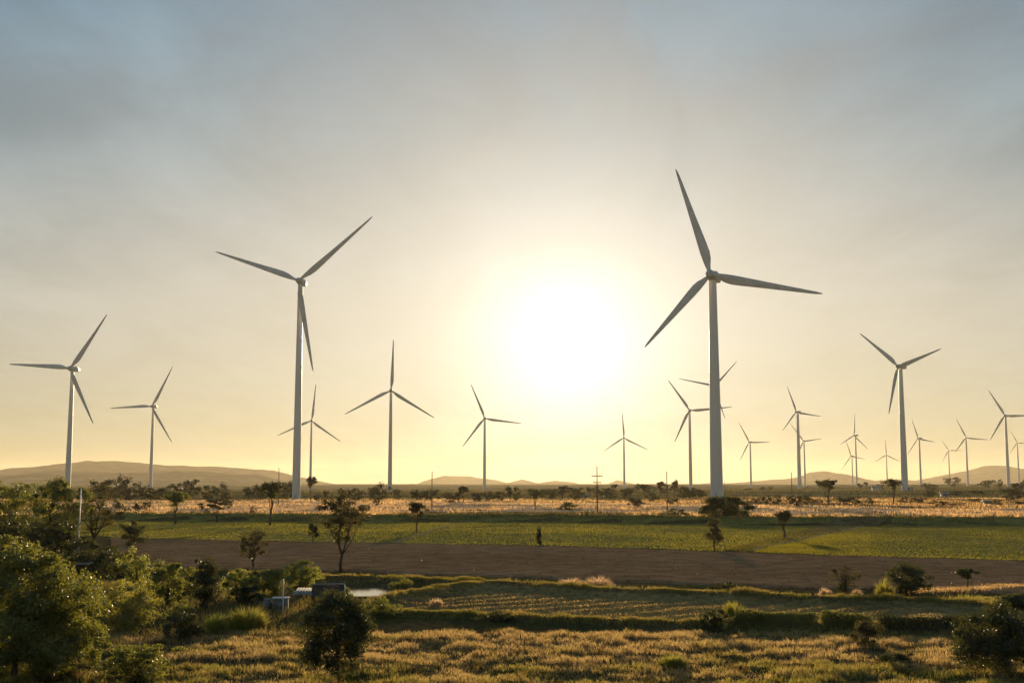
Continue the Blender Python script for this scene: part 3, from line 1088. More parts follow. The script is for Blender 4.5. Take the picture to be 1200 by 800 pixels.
tree_px('small_tree', 'tree', 'crooked low tree at the back of the left green field', GT, 'leaf_dark', 'umbrella', 254, 613, 585, 34, nclump=13, nleaf=700, leaf=0.4, clump=0.12, trunk=0.35, tr=0.04, seed=9)
tree_px('small_tree', 'tree', 'thin sapling with tufted head behind the left green field', GT, 'leaf_olive', 'column', 159, 606, 588, 11, nclump=9, nleaf=400, leaf=0.35, clump=0.22, trunk=0.4, seed=10)
tree_px('small_tree', 'tree', 'thin dark sapling below the second turbine\'s foot', GT, 'leaf_dark', 'umbrella', 175, 600, 577, 22, D=300, nclump=9, nleaf=400, leaf=0.5, clump=0.15, trunk=0.55, seed=11)
tree_px('sapling', 'tree', 'tiny dark sapling alone in the middle of the green field', GT, 'leaf_dark', 'column', 632, 639, 618, 8, nclump=9, nleaf=500, leaf=0.2, clump=0.3, trunk=0.1, seed=12)
tree_px('small_tree', 'tree', 'faint narrow tree at the field edge under the thick tower', GT, 'leaf_olive', 'column', 837, 645, 608, 26, nclump=18, nleaf=1100, leaf=0.24, clump=0.18, trunk=0.2, seed=13)
tree_px('small_tree', 'tree', 'single small round-headed tree on the fallow strip', GT, 'leaf_olive', 'umbrella', 919, 631, 599, 21, nclump=18, nleaf=1100, leaf=0.26, clump=0.18, trunk=0.42, tr=0.045, seed=14)
tree_px('broad_bush', 'bush', 'broad dark bush hiding the tallest turbine\'s foot', GT, 'leaf_dark', 'egg', 850, 611, 580, 58, D=221, nclump=40, nleaf=5200, leaf=0.42, clump=0.13, trunk=0.05, stems=3, seed=15)
tree_px('umbrella_tree', 'tree', 'umbrella-shaped tree right of the pair of overlapping turbines', GT, 'leaf_olive', 'umbrella', 971, 594, 562, 28, D=380, nclump=22, nleaf=1300, leaf=0.5, clump=0.16, trunk=0.4, tr=0.04, seed=16)
tree_px('umbrella_tree', 'tree', 'narrow umbrella-shaped tree beside the large right turbine\'s foot', GT, 'leaf_olive', 'umbrella', 1047, 591, 562, 24, D=400, nclump=20, nleaf=1100, leaf=0.5, clump=0.16, trunk=0.4, tr=0.04, seed=17)
tree_px('spreading_tree', 'tree', 'ragged spreading tree on the dry meadow, left of the crossarm pole', GT, 'leaf_dark', 'umbrella', 627, 599, 573, 28, D=305, nclump=15, nleaf=800, leaf=0.4, clump=0.13, trunk=0.3, seed=18)
tree_px('round_bush', 'bush', 'low oval bush on the dry meadow, left of the crossarm pole', GT, 'leaf_dark', 'bush', 664, 597.5, 588, 25, D=310, nclump=16, nleaf=800, leaf=0.4, clump=0.2, trunk=0.0, stems=2, seed=19)
tree_px('round_bush', 'bush', 'dark bush heap on the field bank, foot of the plain pole', GT, 'leaf_dark', 'bush', 790, 610, 596, 38, D=224, nclump=18, nleaf=1000, leaf=0.38, clump=0.16, trunk=0.0, stems=3, seed=20)
tree_px('round_bush', 'bush', 'big dense dark bush on the bank before the ploughed field', GB, 'leaf_dark', 'egg', 1063, 699, 661, 52, nclump=38, nleaf=5200, leaf=0.12, clump=0.16, trunk=0.06, stems=4, seed=21)
tree_px('thin_shrub', 'bush', 'thin see-through shrub left of the big dense bank bush', GB, 'leaf_olive', 'bush', 990, 697, 660, 36, nclump=24, nleaf=1300, leaf=0.11, clump=0.15, trunk=0.1, stems=5, limbs=8, seed=22)
tree_px('small_tree', 'tree', 'little tree right of the big dense bank bush', GB, 'leaf_dark', 'umbrella', 1133, 692, 666, 27, nclump=16, nleaf=1500, leaf=0.12, clump=0.17, trunk=0.3, seed=23)
# --- left grove
GL = 'trees of the left grove'
tree_px('leafy_tree', 'tree', 'big near leafy tree filling the lower left corner', GL, 'leaf_mid', 'round', 16, 835, 640, 165, D=44, nclump=95, nleaf=26000, leaf=0.13, clump=0.12, trunk=0.04, limbs=14, stems=2, seed=31, tr=0.02)
tree_px('leafy_tree', 'tree', 'lower leafy tree leaning out from the big corner tree', GL, 'leaf_mid', 'bush', 62, 822, 702, 92, D=44.5, nclump=60, nleaf=11000, leaf=0.12, clump=0.15, trunk=0.02, stems=3, seed=32)
tree_px('grove_tree', 'tree', 'broad grove tree at the left picture edge, top against the hill', GL, 'leaf_mid', 'round', 8, 655, 559, 84, D=122, nclump=60, nleaf=6500, leaf=0.26, clump=0.12, trunk=0.15, seed=33, limbs=10)
tree_px('grove_tree', 'tree', 'broad grove tree below the leftmost turbine\'s foot', GL, 'leaf_mid', 'round', 60, 655, 558, 76, D=118, nclump=56, nleaf=6000, leaf=0.26, clump=0.12, trunk=0.15, seed=34, limbs=10)
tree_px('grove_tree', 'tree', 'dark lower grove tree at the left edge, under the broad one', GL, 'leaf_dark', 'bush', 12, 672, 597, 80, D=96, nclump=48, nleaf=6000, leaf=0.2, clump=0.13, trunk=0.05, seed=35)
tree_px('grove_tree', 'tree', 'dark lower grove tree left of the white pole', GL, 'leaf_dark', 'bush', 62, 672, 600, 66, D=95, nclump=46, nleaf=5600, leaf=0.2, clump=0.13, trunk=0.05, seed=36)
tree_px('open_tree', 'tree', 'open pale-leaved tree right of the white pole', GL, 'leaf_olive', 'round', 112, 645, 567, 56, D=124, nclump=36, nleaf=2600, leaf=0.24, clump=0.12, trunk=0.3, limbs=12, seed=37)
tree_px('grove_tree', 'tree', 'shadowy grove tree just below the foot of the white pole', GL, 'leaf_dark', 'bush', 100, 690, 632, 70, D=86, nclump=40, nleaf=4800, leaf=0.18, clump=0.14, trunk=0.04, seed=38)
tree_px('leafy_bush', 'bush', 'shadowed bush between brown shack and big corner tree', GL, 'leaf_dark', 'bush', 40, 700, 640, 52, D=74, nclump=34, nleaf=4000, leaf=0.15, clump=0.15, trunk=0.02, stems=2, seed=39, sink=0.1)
tree_px('leafy_bush', 'bush', 'yellow-green bush catching the light above the golden bush', GL, 'leaf_bamboo', 'bush', 160, 690, 641, 36, D=82, nclump=26, nleaf=2600, leaf=0.15, clump=0.16, trunk=0.05, stems=3, seed=40)
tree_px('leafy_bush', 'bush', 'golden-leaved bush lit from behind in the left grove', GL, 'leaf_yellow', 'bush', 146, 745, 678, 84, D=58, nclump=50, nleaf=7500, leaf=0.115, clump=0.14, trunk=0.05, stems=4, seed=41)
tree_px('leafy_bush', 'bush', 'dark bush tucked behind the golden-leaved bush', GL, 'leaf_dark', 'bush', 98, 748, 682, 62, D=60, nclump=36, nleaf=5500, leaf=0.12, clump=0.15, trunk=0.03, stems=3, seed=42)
tree_px('leafy_bush', 'bush', 'dark leafy bush first in the row right of the golden bush', GL, 'leaf_mid', 'bush', 196, 716, 656, 50, D=70, nclump=34, nleaf=4600, leaf=0.13, clump=0.15, trunk=0.05, stems=3, seed=43)
tree_px('leafy_bush', 'bush', 'dark leafy bush with pointed top, second in the row', GL, 'leaf_dark', 'cone', 240, 716, 653, 52, D=69, nclump=36, nleaf=4800, leaf=0.13, clump=0.15, trunk=0.03, stems=3, seed=44)
tree_px('leafy_bush', 'bush', 'light green bush behind the dry grass clump', GL, 'leaf_bamboo', 'bush', 277, 708, 664, 34, D=74, nclump=24, nleaf=2800, leaf=0.13, clump=0.16, trunk=0.04, stems=3, seed=45)
tree_px('leafy_bush', 'bush', 'dark leafy bush behind the grey water tank', GL, 'leaf_mid', 'bush', 308, 706, 666, 48, D=76, nclump=34, nleaf=4200, leaf=0.13, clump=0.15, trunk=0.04, stems=3, seed=46)
tree_px('bamboo_tree', 'tree', 'light yellow-green feathery tree beside the thatched hut', GL, 'leaf_bamboo', 'round', 353, 708, 655, 44, D=76, nclump=40, nleaf=4600, leaf=0.16, clump=0.13, trunk=0.12, stems=3, elong=3.2, seed=47)
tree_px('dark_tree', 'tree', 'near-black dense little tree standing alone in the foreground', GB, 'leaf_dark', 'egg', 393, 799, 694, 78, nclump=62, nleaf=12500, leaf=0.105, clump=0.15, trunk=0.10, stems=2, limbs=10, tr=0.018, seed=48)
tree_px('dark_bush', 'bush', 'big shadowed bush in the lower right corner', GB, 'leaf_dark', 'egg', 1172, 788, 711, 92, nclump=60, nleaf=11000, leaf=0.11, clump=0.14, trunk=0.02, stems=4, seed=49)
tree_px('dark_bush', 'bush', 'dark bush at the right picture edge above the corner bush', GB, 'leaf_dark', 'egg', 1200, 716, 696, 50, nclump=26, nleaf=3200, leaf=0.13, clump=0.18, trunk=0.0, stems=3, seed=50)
tree_px('low_bush', 'bush', 'low dark bush in the bottom left grass beside the corner tree', GB, 'leaf_mid', 'bush', 162, 798, 753, 82, nclump=40, nleaf=6000, leaf=0.09, clump=0.15, trunk=0.0, stems=4, seed=51)
tree_px('low_bush', 'bush', 'dark rounded bush before the leafy row, left of two grass clumps', GB, 'leaf_dark', 'bush', 215, 750, 714, 44, nclump=30, nleaf=4200, leaf=0.1, clump=0.18, trunk=0.0, stems=3, seed=52)
tree_px('low_bush', 'bush', 'dark low bush on the near bank left of the pale plume tuft', GB, 'leaf_dark', 'bush', 838, 740, 712, 32, nclump=22, nleaf=2600, leaf=0.1, clump=0.2, trunk=0.0, stems=3, seed=53)
tree_px('low_bush', 'bush', 'small olive bush before the right end of the low hedge', GB, 'leaf_olive', 'bush', 1016, 757, 722, 32, nclump=22, nleaf=2800, leaf=0.09, clump=0.2, trunk=0.0, stems=3, up=0.5, seed=54)
tree_px('low_bush', 'bush', 'dark bush draped over the far bank, right of the bright tall grass', GB, 'leaf_dark', 'bush', 851, 697, 682, 36, nclump=22, nleaf=2200, leaf=0.12, clump=0.2, trunk=0.0, stems=3, seed=55)
tree_px('low_bush', 'bush', 'weedy green bush between pond and foreground tree', GB, 'leaf_mid', 'bush', 447, 722, 700, 42, nclump=24, nleaf=2600, leaf=0.1, clump=0.18, trunk=0.0, stems=3, seed=56)
tree_px('low_bush', 'bush', 'small dark bush at the far corner of the pond bank', GB, 'leaf_dark', 'bush', 492, 686, 674, 10, nclump=10, nleaf=500, leaf=0.1, clump=0.25, trunk=0.0, stems=2, seed=57)
tree_px('low_bush', 'bush', 'green weedy bush overhanging the pond\'s right shore', GB, 'leaf_mid', 'bush', 471, 696, 678, 26, D=81.5, nclump=18, nleaf=1300, leaf=0.11, clump=0.2, trunk=0.0, stems=3, seed=58)
tree_px('low_bush', 'bush', 'small green bush at the hut\'s right corner', GB, 'leaf_mid', 'bush', 402, 707, 688, 16, D=72, nclump=14, nleaf=1100, leaf=0.11, clump=0.22, trunk=0.0, stems=2, seed=59)
tree_px('low_bush', 'bush', 'scraggy dark weed low in the meadow before the corner bush', GB, 'leaf_dark', 'bush', 1050, 781, 764, 44, nclump=16, nleaf=1500, leaf=0.085, clump=0.16, trunk=0.0, stems=3, seed=60)
tree_px('low_bush', 'bush', 'dark green low bush on the near bank above the dry grass, centre', GB, 'leaf_dark', 'bush', 585, 728, 715, 42, nclump=20, nleaf=2000, leaf=0.09, clump=0.17, trunk=0.0, stems=4, seed=61)


tree_px('leafy_bush', 'bush', 'dark bush before the ploughed field corner, above the yellow-green bush', GL, 'leaf_dark', 'bush', 128, 676, 640, 52, D=92, nclump=30, nleaf=3200, leaf=0.17, clump=0.16, trunk=0.02, stems=3, seed=63)
tree_px('leafy_bush', 'bush', 'dark bush filling the gap left of the golden-leaved bush, under the bright sheet', GL, 'leaf_dark', 'bush', 88, 716, 694, 44, D=64, nclump=26, nleaf=3000, leaf=0.12, clump=0.16, trunk=0.02, stems=3, seed=64)
tree_px('leafy_bush', 'bush', 'mid-green bush at the back of the row, below the ploughed field', GL, 'leaf_mid', 'bush', 218, 694, 662, 46, D=80, nclump=28, nleaf=3000, leaf=0.14, clump=0.16, trunk=0.02, stems=3, seed=65)
tree_px('leafy_bush', 'bush', 'low dark bush directly left of the round water jar', GL, 'leaf_dark', 'bush', 290, 714, 686, 30, D=71, nclump=22, nleaf=2400, leaf=0.12, clump=0.18, trunk=0.02, stems=3, seed=66)


# --- grassy clumps: upright blades
def clump_px(label, mat, px, base, top, wpx, nblade, seed, D=None, name='grass_clump', blade_w=0.02):
    rg = np.random.default_rng(seed)
    g = on_ground(px, base)
    D = D or g.y
    x = at_dist(px, base, D).x
    z = gzs(x, D)
    h = at_dist(px, top, D).z - z
    w = wpx * D / FPX
    n = nblade
    a_ = rg.random(n) * 2 * math.pi
    r = np.sqrt(rg.random(n)) * w * 0.42
    b0 = np.stack([r * np.cos(a_), r * np.sin(a_), np.zeros(n)], 1)
    out = np.stack([np.cos(a_), np.sin(a_)], 1) * (0.06 + 0.22 * rg.random(n))[:, None] * w + rg.normal(size=(n, 2)) * 0.05 * w
    hh = h * (0.35 + 0.65 * rg.random(n)) * (1 - 0.55 * (r / (w * 0.42)) ** 2)
    mid = b0 + np.stack([out[:, 0] * 0.35, out[:, 1] * 0.35, hh * 0.6], 1)
    tip = b0 + np.stack([out[:, 0], out[:, 1], hh], 1)
    sd = np.stack([-np.sin(a_ + 0.6), np.cos(a_ + 0.6), np.zeros(n)], 1) * blade_w
    V = np.stack([b0 - sd, b0 + sd, mid + sd, mid - sd, tip], 1).reshape(-1, 3)
    i = np.arange(n) * 5
    Q = np.stack([i, i + 1, i + 2, i + 3], 1)
    T3 = np.stack([i + 3, i + 2, i + 4], 1)
    o = obj(name, mesh_np(name, V, [Q, T3], mat), None, (x, D, z - 0.02))
    return tag(o, label, 'grass', 'tall grass clumps on meadow and banks')


clump_px('tall golden-green grass clump before the leafy row, biggest of its kind', 'leaf_yellow', 288, 736, 704, 50, 900, 71)
clump_px('round green grass clump between the dark rounded bush and the biggest clump', 'leaf_bamboo', 252, 741, 712, 28, 600, 72)
clump_px('small yellow grass clump near the leafy row, highest of the left three', 'leaf_yellow', 214, 717, 704, 26, 400, 73)
clump_px('pale feathery plume tuft on the near bank at right of centre', 'leaf_yellow', 860, 728, 699, 28, 700, 74)
clump_px('pale dry plume tuft on the right end of the near bank', 'leaf_pale', 1103, 739, 718, 40, 600, 75)
clump_px('pale dry plume tuft on the terrace right of the pond', 'leaf_pale', 511, 710, 698, 16, 300, 76)
clump_px('bright yellow-green tussock in the foreground dry meadow', 'leaf_yellow', 788, 783, 761, 34, 700, 77)
clump_px('tall bright dry grass clump on the far bank under the sun', 'leaf_pale', 701, 689, 671, 34, 600, 78, name='grass_clump')
clump_px('shorter bright dry grass clump joining the tall one under the sun', 'leaf_pale', 668, 686, 674, 30, 450, 79)
clump_px('dry grass tuft left of the thin see-through shrub', 'leaf_pale', 967, 698, 686, 16, 260, 80)
clump_px('dry grass tuft right of the thin see-through shrub', 'leaf_pale', 1003, 699, 686, 14, 240, 81)
clump_px('yellow dry stalks hugging the big dense bank bush', 'leaf_yellow', 1037, 700, 672, 22, 300, 82)


# low hedge along the near bank at the right
def hedge_along(name, label, P, x0, x1, h, wid, nleaf, leaf, mat, seed):
    rg = np.random.default_rng(seed)
    seg = np.linspace(0, 1, 400)
    xs = np.interp(seg, [0, 1], [x0, x1])
    ys = np.interp(xs, P[:, 0], P[:, 1])
    k = rg.integers(0, 400, nleaf)
    X = xs[k] + rg.normal(size=nleaf) * 0.06
    Y = ys[k] + rg.normal(size=nleaf) * wid * 0.5
    top = h * (0.55 + 0.75 * fbm(X / 0.9 + seed, Y / 3.0, 3))
    Z = gz(X, Y) + top * rg.random(nleaf) ** 0.7 * np.exp(-((Y - ys[k]) / wid) ** 2)
    c0 = Vector(((x0 + x1) / 2, float(np.interp((x0 + x1) / 2, P[:, 0], P[:, 1])), 0))
    c0.z = gzs(c0.x, c0.y)
    V, T3 = leaves_np(np.stack([X, Y, Z], 1) - np.array(c0), leaf, rg, 1.8, 0.3)
    root = thing(name, label, 'hedge', c0, 0, 'low hedges on the near bank')
    obj('foliage', mesh_np('foliage', V, T3, mat), root)
    mb = MB()
    for x in np.linspace(x0, x1, 24):
        y = float(np.interp(x, P[:, 0], P[:, 1]))
        z = gzs(x, y)
        mb.tube([np.array([x - c0.x, y - c0.y, z - c0.z - 0.1]), np.array([x - c0.x + rg.normal() * 0.08, y - c0.y + rg.normal() * 0.08, z - c0.z + h * 0.6])], [0.02, 0.008], 4)
    obj('stem', mb.mesh('stem', 'bark'), root)


def bx_(px):
    return on_plane(px, 729, 0.26).x


hedge_along('low_hedge', 'low dark hedge on the near bank right of the plume tuft', B_NEAR, bx_(866), bx_(955), 0.55, 0.55, 9000, 0.085, 'leaf_mid', 91)
hedge_along('low_hedge', 'low dark hedge on the near bank behind the small olive bush', B_NEAR, bx_(962), bx_(1012), 0.6, 0.5, 5500, 0.085, 'leaf_mid', 92)
hedge_along('low_hedge', 'low dark hedge on the near bank reaching the pale right plume', B_NEAR, bx_(1022), bx_(1128), 0.6, 0.55, 9500, 0.085, 'leaf_dark', 93)

# --- far bushes and trees on the scrub behind the meadow: a few shapes, many individuals
FAR = {}
for k in range(5):
    PROTO['fb%d' % k] = plant_proto('far_bush', 'leaf_far', 'bush', 26, 1300, 0.085, 0.17, 1.0, 1.0, 0.0, 0.03, 200 + k, 4, 2)
    PROTO['ft%d' % k] = plant_proto('far_tree', 'leaf_far', ['round', 'umbrella', 'round', 'umbrella', 'round'][k], 22, 1200, 0.085, 0.15, 0.8, 1.0, 0.32, 0.03, 300 + k, 6, 1)
ORD = ['first', 'second', 'third', 'fourth', 'fifth', 'sixth', 'seventh', 'eighth', 'ninth', 'tenth', 'eleventh', 'twelfth', 'thirteenth', 'fourteenth', 'fifteenth', 'sixteenth']


def far_row(where, group, items):
    """items: (kind, px, base row, height px, width px, distance)"""
    items = sorted(items, key=lambda q: q[1])
    nb, ntree = 0, 0
    for kind, px, by, hp, wp, D in items:
        x = at_dist(px, by, D).x
        z = gzs(x, D)
        h = max(0.4, (at_dist(px, by - hp, D).z - z) * 1.2)
        w = wp * D / FPX
        v = random.randrange(5)
        if kind == 'b':
            lab = '%s bush from left %s' % (ORD[nb], where)
            nb += 1
            plant('scrub_bush', 'bush', lab, group, 'fb%d' % v, (x, D, z - 0.1), random.random() * 6, (w, w, h))
        else:
            lab = '%s small tree from left %s' % (ORD[ntree], where)
            ntree += 1
            plant('scrub_tree', 'tree', lab, group, 'ft%d' % v, (x, D, z - 0.1), random.random() * 6, (w / 0.8, w / 0.8, h))


GF = 'scrub bushes and trees beyond the dry meadow'
far_row('in the thicket round the second turbine\'s foot', GF, [
    ('b', 132, 579, 15, 30, 560), ('b', 150, 579, 15, 26, 540), ('b', 168, 580, 12, 24, 560), ('b', 186, 580, 8, 24, 560), ('b', 205, 579, 11, 24, 570),
    ('b', 222, 579, 13, 26, 570), ('b', 246, 578, 8, 20, 580), ('b', 261, 578, 9, 20, 580), ('b', 141, 578, 17, 14, 600), ('b', 120, 580, 12, 22, 560)])
far_row('in the thicket left of the tall left turbine', GF, [
    ('b', 291, 579, 9, 18, 590), ('b', 303, 579, 12, 20, 600), ('b', 318, 579, 13, 22, 610), ('b', 333, 579, 14, 22, 600), ('b', 343, 579, 12, 14, 610)])
far_row('between tall left turbine and straight-up turbine', GF, [
    ('t', 364, 583, 20, 14, 520), ('b', 371, 586, 8, 10, 470), ('b', 404, 583, 12, 16, 520), ('b', 383, 580, 5, 9, 560), ('b', 418, 582, 9, 16, 520),
    ('b', 436, 581, 10, 14, 540), ('b', 447, 581, 12, 20, 540), ('b', 442, 592, 8, 11, 370), ('b', 466, 580, 5, 14, 600)])
far_row('between the straight-up turbine and the crossarm pole', GF, [
    ('b', 488, 583, 10, 20, 520), ('b', 504, 583, 10, 22, 520), ('b', 528, 587, 10, 26, 440), ('t', 543, 588, 15, 16, 430), ('b', 561, 585, 8, 18, 470), ('b', 573, 584, 8, 14, 500),
    ('b', 585, 584, 8, 16, 510), ('t', 597, 587, 15, 11, 480), ('b', 606, 586, 14, 10, 520), ('b', 645, 585, 12, 18, 560), ('t', 660, 586, 15, 20, 560), ('b', 676, 586, 12, 20, 540)])
far_row('in the sunlit scrub between crossarm pole and plain pole', GF, [
    ('t', 706, 585, 12, 14, 560), ('b', 716, 586, 12, 18, 540), ('b', 733, 586, 13, 18, 560), ('b', 744, 594, 12, 22, 350), ('t', 756, 584, 14, 14, 560), ('b', 765, 587, 9, 14, 470), ('t', 774, 582, 15, 12, 640)])
far_row('in the hazy scrub between plain pole and thick tower', GF, [
    ('t', 791, 582, 17, 12, 640), ('b', 800, 585, 12, 18, 540), ('b', 812, 585, 14, 16, 540), ('t', 821, 588, 13, 12, 480), ('b', 788, 590, 7, 16, 400), ('b', 802, 575, 6, 12, 900)])
far_row('in the scrub between the thick tower and the umbrella tree', GF, [
    ('b', 888, 592, 8, 14, 420), ('b', 899, 592, 10, 16, 420), ('b', 911, 592, 11, 16, 420), ('b', 926, 594, 12, 12, 400), ('b', 935, 597, 14, 18, 360), ('b', 945, 594, 13, 18, 400), ('b', 957, 594, 9, 16, 400),
    ('t', 893, 577, 6, 7, 1100), ('t', 903, 577, 7, 7, 1200), ('b', 877, 577, 5, 10, 1200), ('b', 956, 607, 5, 14, 262)])
far_row('on the slope between umbrella tree and large right turbine', GF, [
    ('b', 988, 593, 11, 24, 400), ('b', 1002, 592, 10, 16, 400), ('b', 1020, 592, 8, 12, 400), ('t', 1015, 573, 7, 8, 1300), ('t', 1008, 573, 6, 8, 1300), ('b', 1033, 573, 6, 10, 1250)])
far_row('on the right slope below the far turbines', GF, [
    ('b', 1062, 592, 9, 20, 420), ('b', 1080, 592, 9, 22, 420), ('b', 1105, 596, 9, 26, 370), ('b', 1124, 595, 6, 18, 370), ('t', 1090, 588, 12, 12, 520), ('b', 1092, 572, 4, 16, 1000), ('b', 1120, 580, 5, 26, 700),
    ('b', 1145, 579, 5, 26, 720), ('b', 1140, 590, 6, 18, 450), ('b', 1168, 595, 9, 14, 380), ('b', 1085, 570, 4, 12, 1500), ('b', 1158, 566, 4, 22, 1500), ('t', 1172, 569, 6, 6, 1000), ('b', 1186, 588, 14, 26, 500)])
far_row('along the upper right edge of the slope', GF, [
    ('t', 1190, 578, 10, 12, 700), ('b', 1199, 583, 13, 20, 600), ('b', 1178, 577, 5, 14, 800), ('b', 1118, 565, 4, 24, 1900), ('b', 1196, 594, 8, 20, 400), ('b', 1208, 572, 10, 20, 900)])
far_row('standing on the golden dry meadow', GF, [
    ('b', 296, 600, 6, 8, 270), ('b', 170, 596, 8, 10, 300), ('t', 236, 600, 10, 8, 290), ('b', 242, 602, 6, 8, 265), ('b', 268, 593, 6, 10, 330), ('b', 732, 605, 4, 10, 245)])
far_row('in the hazy scrub under the sun', GF, [
    ('b', 640, 580, 7, 14, 760), ('b', 655, 580, 8, 14, 800), ('t', 690, 580, 9, 10, 800), ('b', 700, 579, 8, 14, 820), ('t', 720, 578, 9, 10, 860), ('b', 737, 578, 7, 16, 860), ('t', 748, 578, 10, 9, 860), ('b', 762, 577, 8, 14, 880), ('b', 778, 577, 9, 16, 880)])


# ------------------------------------------------------------------ poles
def pole(label, px, base, top, D=None, arms=0, white=False, group='utility poles along the dry meadow'):
    g = on_ground(px, base)
    D = D or g.y
    x = at_dist(px, base, D).x
    z = gzs(x, D)
    h = at_dist(px, top, D).z - z
    root = thing('utility_pole', label, 'pole', (x, D, z), 0.0, group)
    r = (0.06 if D > 90 else 0.035) if white else 0.13
    obj('shaft', MB().tube([(0, 0, -0.6), (0, 0, h * 0.5), (0, 0, h)], [r * 1.2, r, r * 0.8], 10).mesh('shaft', 'whitepost' if white else 'wood', True), root)
    for k in range(arms):
        zc = h * (0.79 - 0.14 * k)
        L = 1.3 - 0.35 * k
        arm = obj('crossarm', MB().box(-L, L, -0.3, -0.14, zc - 0.09, zc + 0.09).mesh('crossarm', 'wood'), root)
        for q in (-0.9, -0.45, 0.45, 0.9):
            obj('insulator', MB().lathe([(0.05, 0), (0.1, 0.04), (0.06, 0.12), (0.09, 0.16), (0.0, 0.24)], 8).mesh('insulator', 'tank'), arm, (q * L, -0.22, zc + 0.09))
    return root


pole('dark bare utility pole left of the tall left turbine', 326, 591, 548, D=400)
pole('dark bare utility pole between the straight-up turbine and the sun', 506, 598.5, 552, D=306)
pole('utility pole with two crossarms below the sun', 700, 601, 546, arms=2, D=285)
pole('dark bare utility pole between the sun and the tallest turbine', 782, 597, 552, D=318)
pole('dark bare utility pole left of the overlapping turbines', 928.5, 594, 553, D=400)
pole('thin short pole just right of the tallest turbine\'s tower', 849.5, 580, 563, D=700)
pole('white pole standing in front of the left grove', 92, 640, 572, D=112, white=True, group='pale posts near the grove')
pole('thin white post beside the grey water tank', 331.5, 714, 678, D=66, white=True, group='pale posts near the grove')


# ------------------------------------------------------------------ hut, shack, tank, far houses
def corrugated(x0, x1, y0, y1, z0, z1, n, amp, thick=0.02):
    """corrugated sheet sloping from (y0, z0) to (y1, z1), ridges running down the slope"""
    xs = np.linspace(x0, x1, n * 4 + 1)
    V = []
    for tz in (0, -thick):
        for y, z in ((y0, z0), (y1, z1)):
            for k, x in enumerate(xs):
                V.append((x, y, z + tz + amp * math.sin(k * math.pi / 2)))
    m_ = len(xs)
    Q = []
    for k in range(m_ - 1):
        Q.append((k, k + 1, m_ + k + 1, m_ + k))
        Q.append((2 * m_ + k + 1, 2 * m_ + k, 3 * m_ + k, 3 * m_ + k + 1))
        Q.append((k + 1, k, 2 * m_ + k, 2 * m_ + k + 1))
        Q.append((m_ + k, m_ + k + 1, 3 * m_ + k + 1, 3 * m_ + k))
    Q += [(0, m_, 3 * m_, 2 * m_), (2 * m_ - 1, m_ - 1, 3 * m_ - 1, 4 * m_ - 1)]
    return MB().add(V, Q)


# thatched hut beside the pond
p_ = on_ground(384, 712)
hut = thing('field_hut', 'low open field hut with grey thatched roof in front of the pond', 'hut', p_, math.radians(12))
hw, hd, eh, rh = 0.9, 0.8, 0.7, 1.2
for sx in (-1, 1):
    for sy in (-1, 1):
        obj('post', MB().tube([(sx * hw * 0.85, sy * hd * 0.8, -0.3), (sx * hw * 0.85, sy * hd * 0.8, eh + 0.1)], 0.045, 7).mesh('post', 'wood'), hut)
roof = thing('roof', None, None, (0, 0, 0))
roof.parent = hut
for s in (-1, 1):
    rows = 3
    for k in range(rows):
        t0, t1 = k / rows, (k + 1) / rows + 0.06
        y0, y1 = s * hd * (1 - t0) * 1.12, s * hd * (1 - t1) * 1.12
        z0, z1 = eh + (rh - eh) * t0 + 0.03 * k, eh + (rh - eh) * t1 + 0.03 * k
        b_ = MB()
        V = [(-hw, y0, z0), (hw, y0, z0), (hw, y1, z1), (-hw, y1, z1)]
        V += [(x, y, z - 0.07) for x, y, z in V]
        b_.add(V, [(0, 1, 2, 3), (7, 6, 5, 4), (0, 4, 5, 1), (1, 5, 6, 2), (2, 6, 7, 3), (3, 7, 4, 0)])
        obj('thatch_layer', b_.mesh('thatch_layer', 'thatch'), roof)
obj('ridge_cap', MB().tube([(-hw - 0.05, 0, rh + 0.12), (hw + 0.05, 0, rh + 0.12)], 0.07, 8).mesh('ridge_cap', 'tin'), roof)
for s in (-1, 1):
    obj('verge_board', MB().tube([(hw + 0.03, s * hd * 1.15, eh), (hw + 0.03, 0, rh + 0.1)], 0.035, 6).mesh('verge_board', 'whitepost'), roof)
obj('platform', MB().box(-hw * 0.8, hw * 0.8, -hd * 0.75, hd * 0.75, 0.18, 0.26).mesh('platform', 'wood'), hut)
obj('back_wall', MB().box(-hw * 0.8, hw * 0.8, hd * 0.72, hd * 0.76, 0.27, eh).mesh('back_wall', 'wood'), hut)
obj('cloth', MB().box(-0.75, -0.2, -0.74, -0.71, 0.3, 0.55).mesh('cloth', 'red'), hut)

# lean-to beside the hut
p_ = on_ground(358, 711)
lean = thing('lean_to', 'small dark lean-to with tilted tin sheet beside the feathery tree', 'shed', p_, math.radians(-8))
for x in (-0.5, 0.5):
    for y, hz in ((-0.4, 0.75), (0.4, 1.0)):
        obj('post', MB().tube([(x, y, -0.3), (x, y, hz)], 0.035, 6).mesh('post', 'wood'), lean)
obj('roof_sheet', corrugated(-0.65, 0.65, -0.55, 0.55, 0.76, 1.05, 8, 0.018).mesh('roof_sheet', 'tin'), lean)

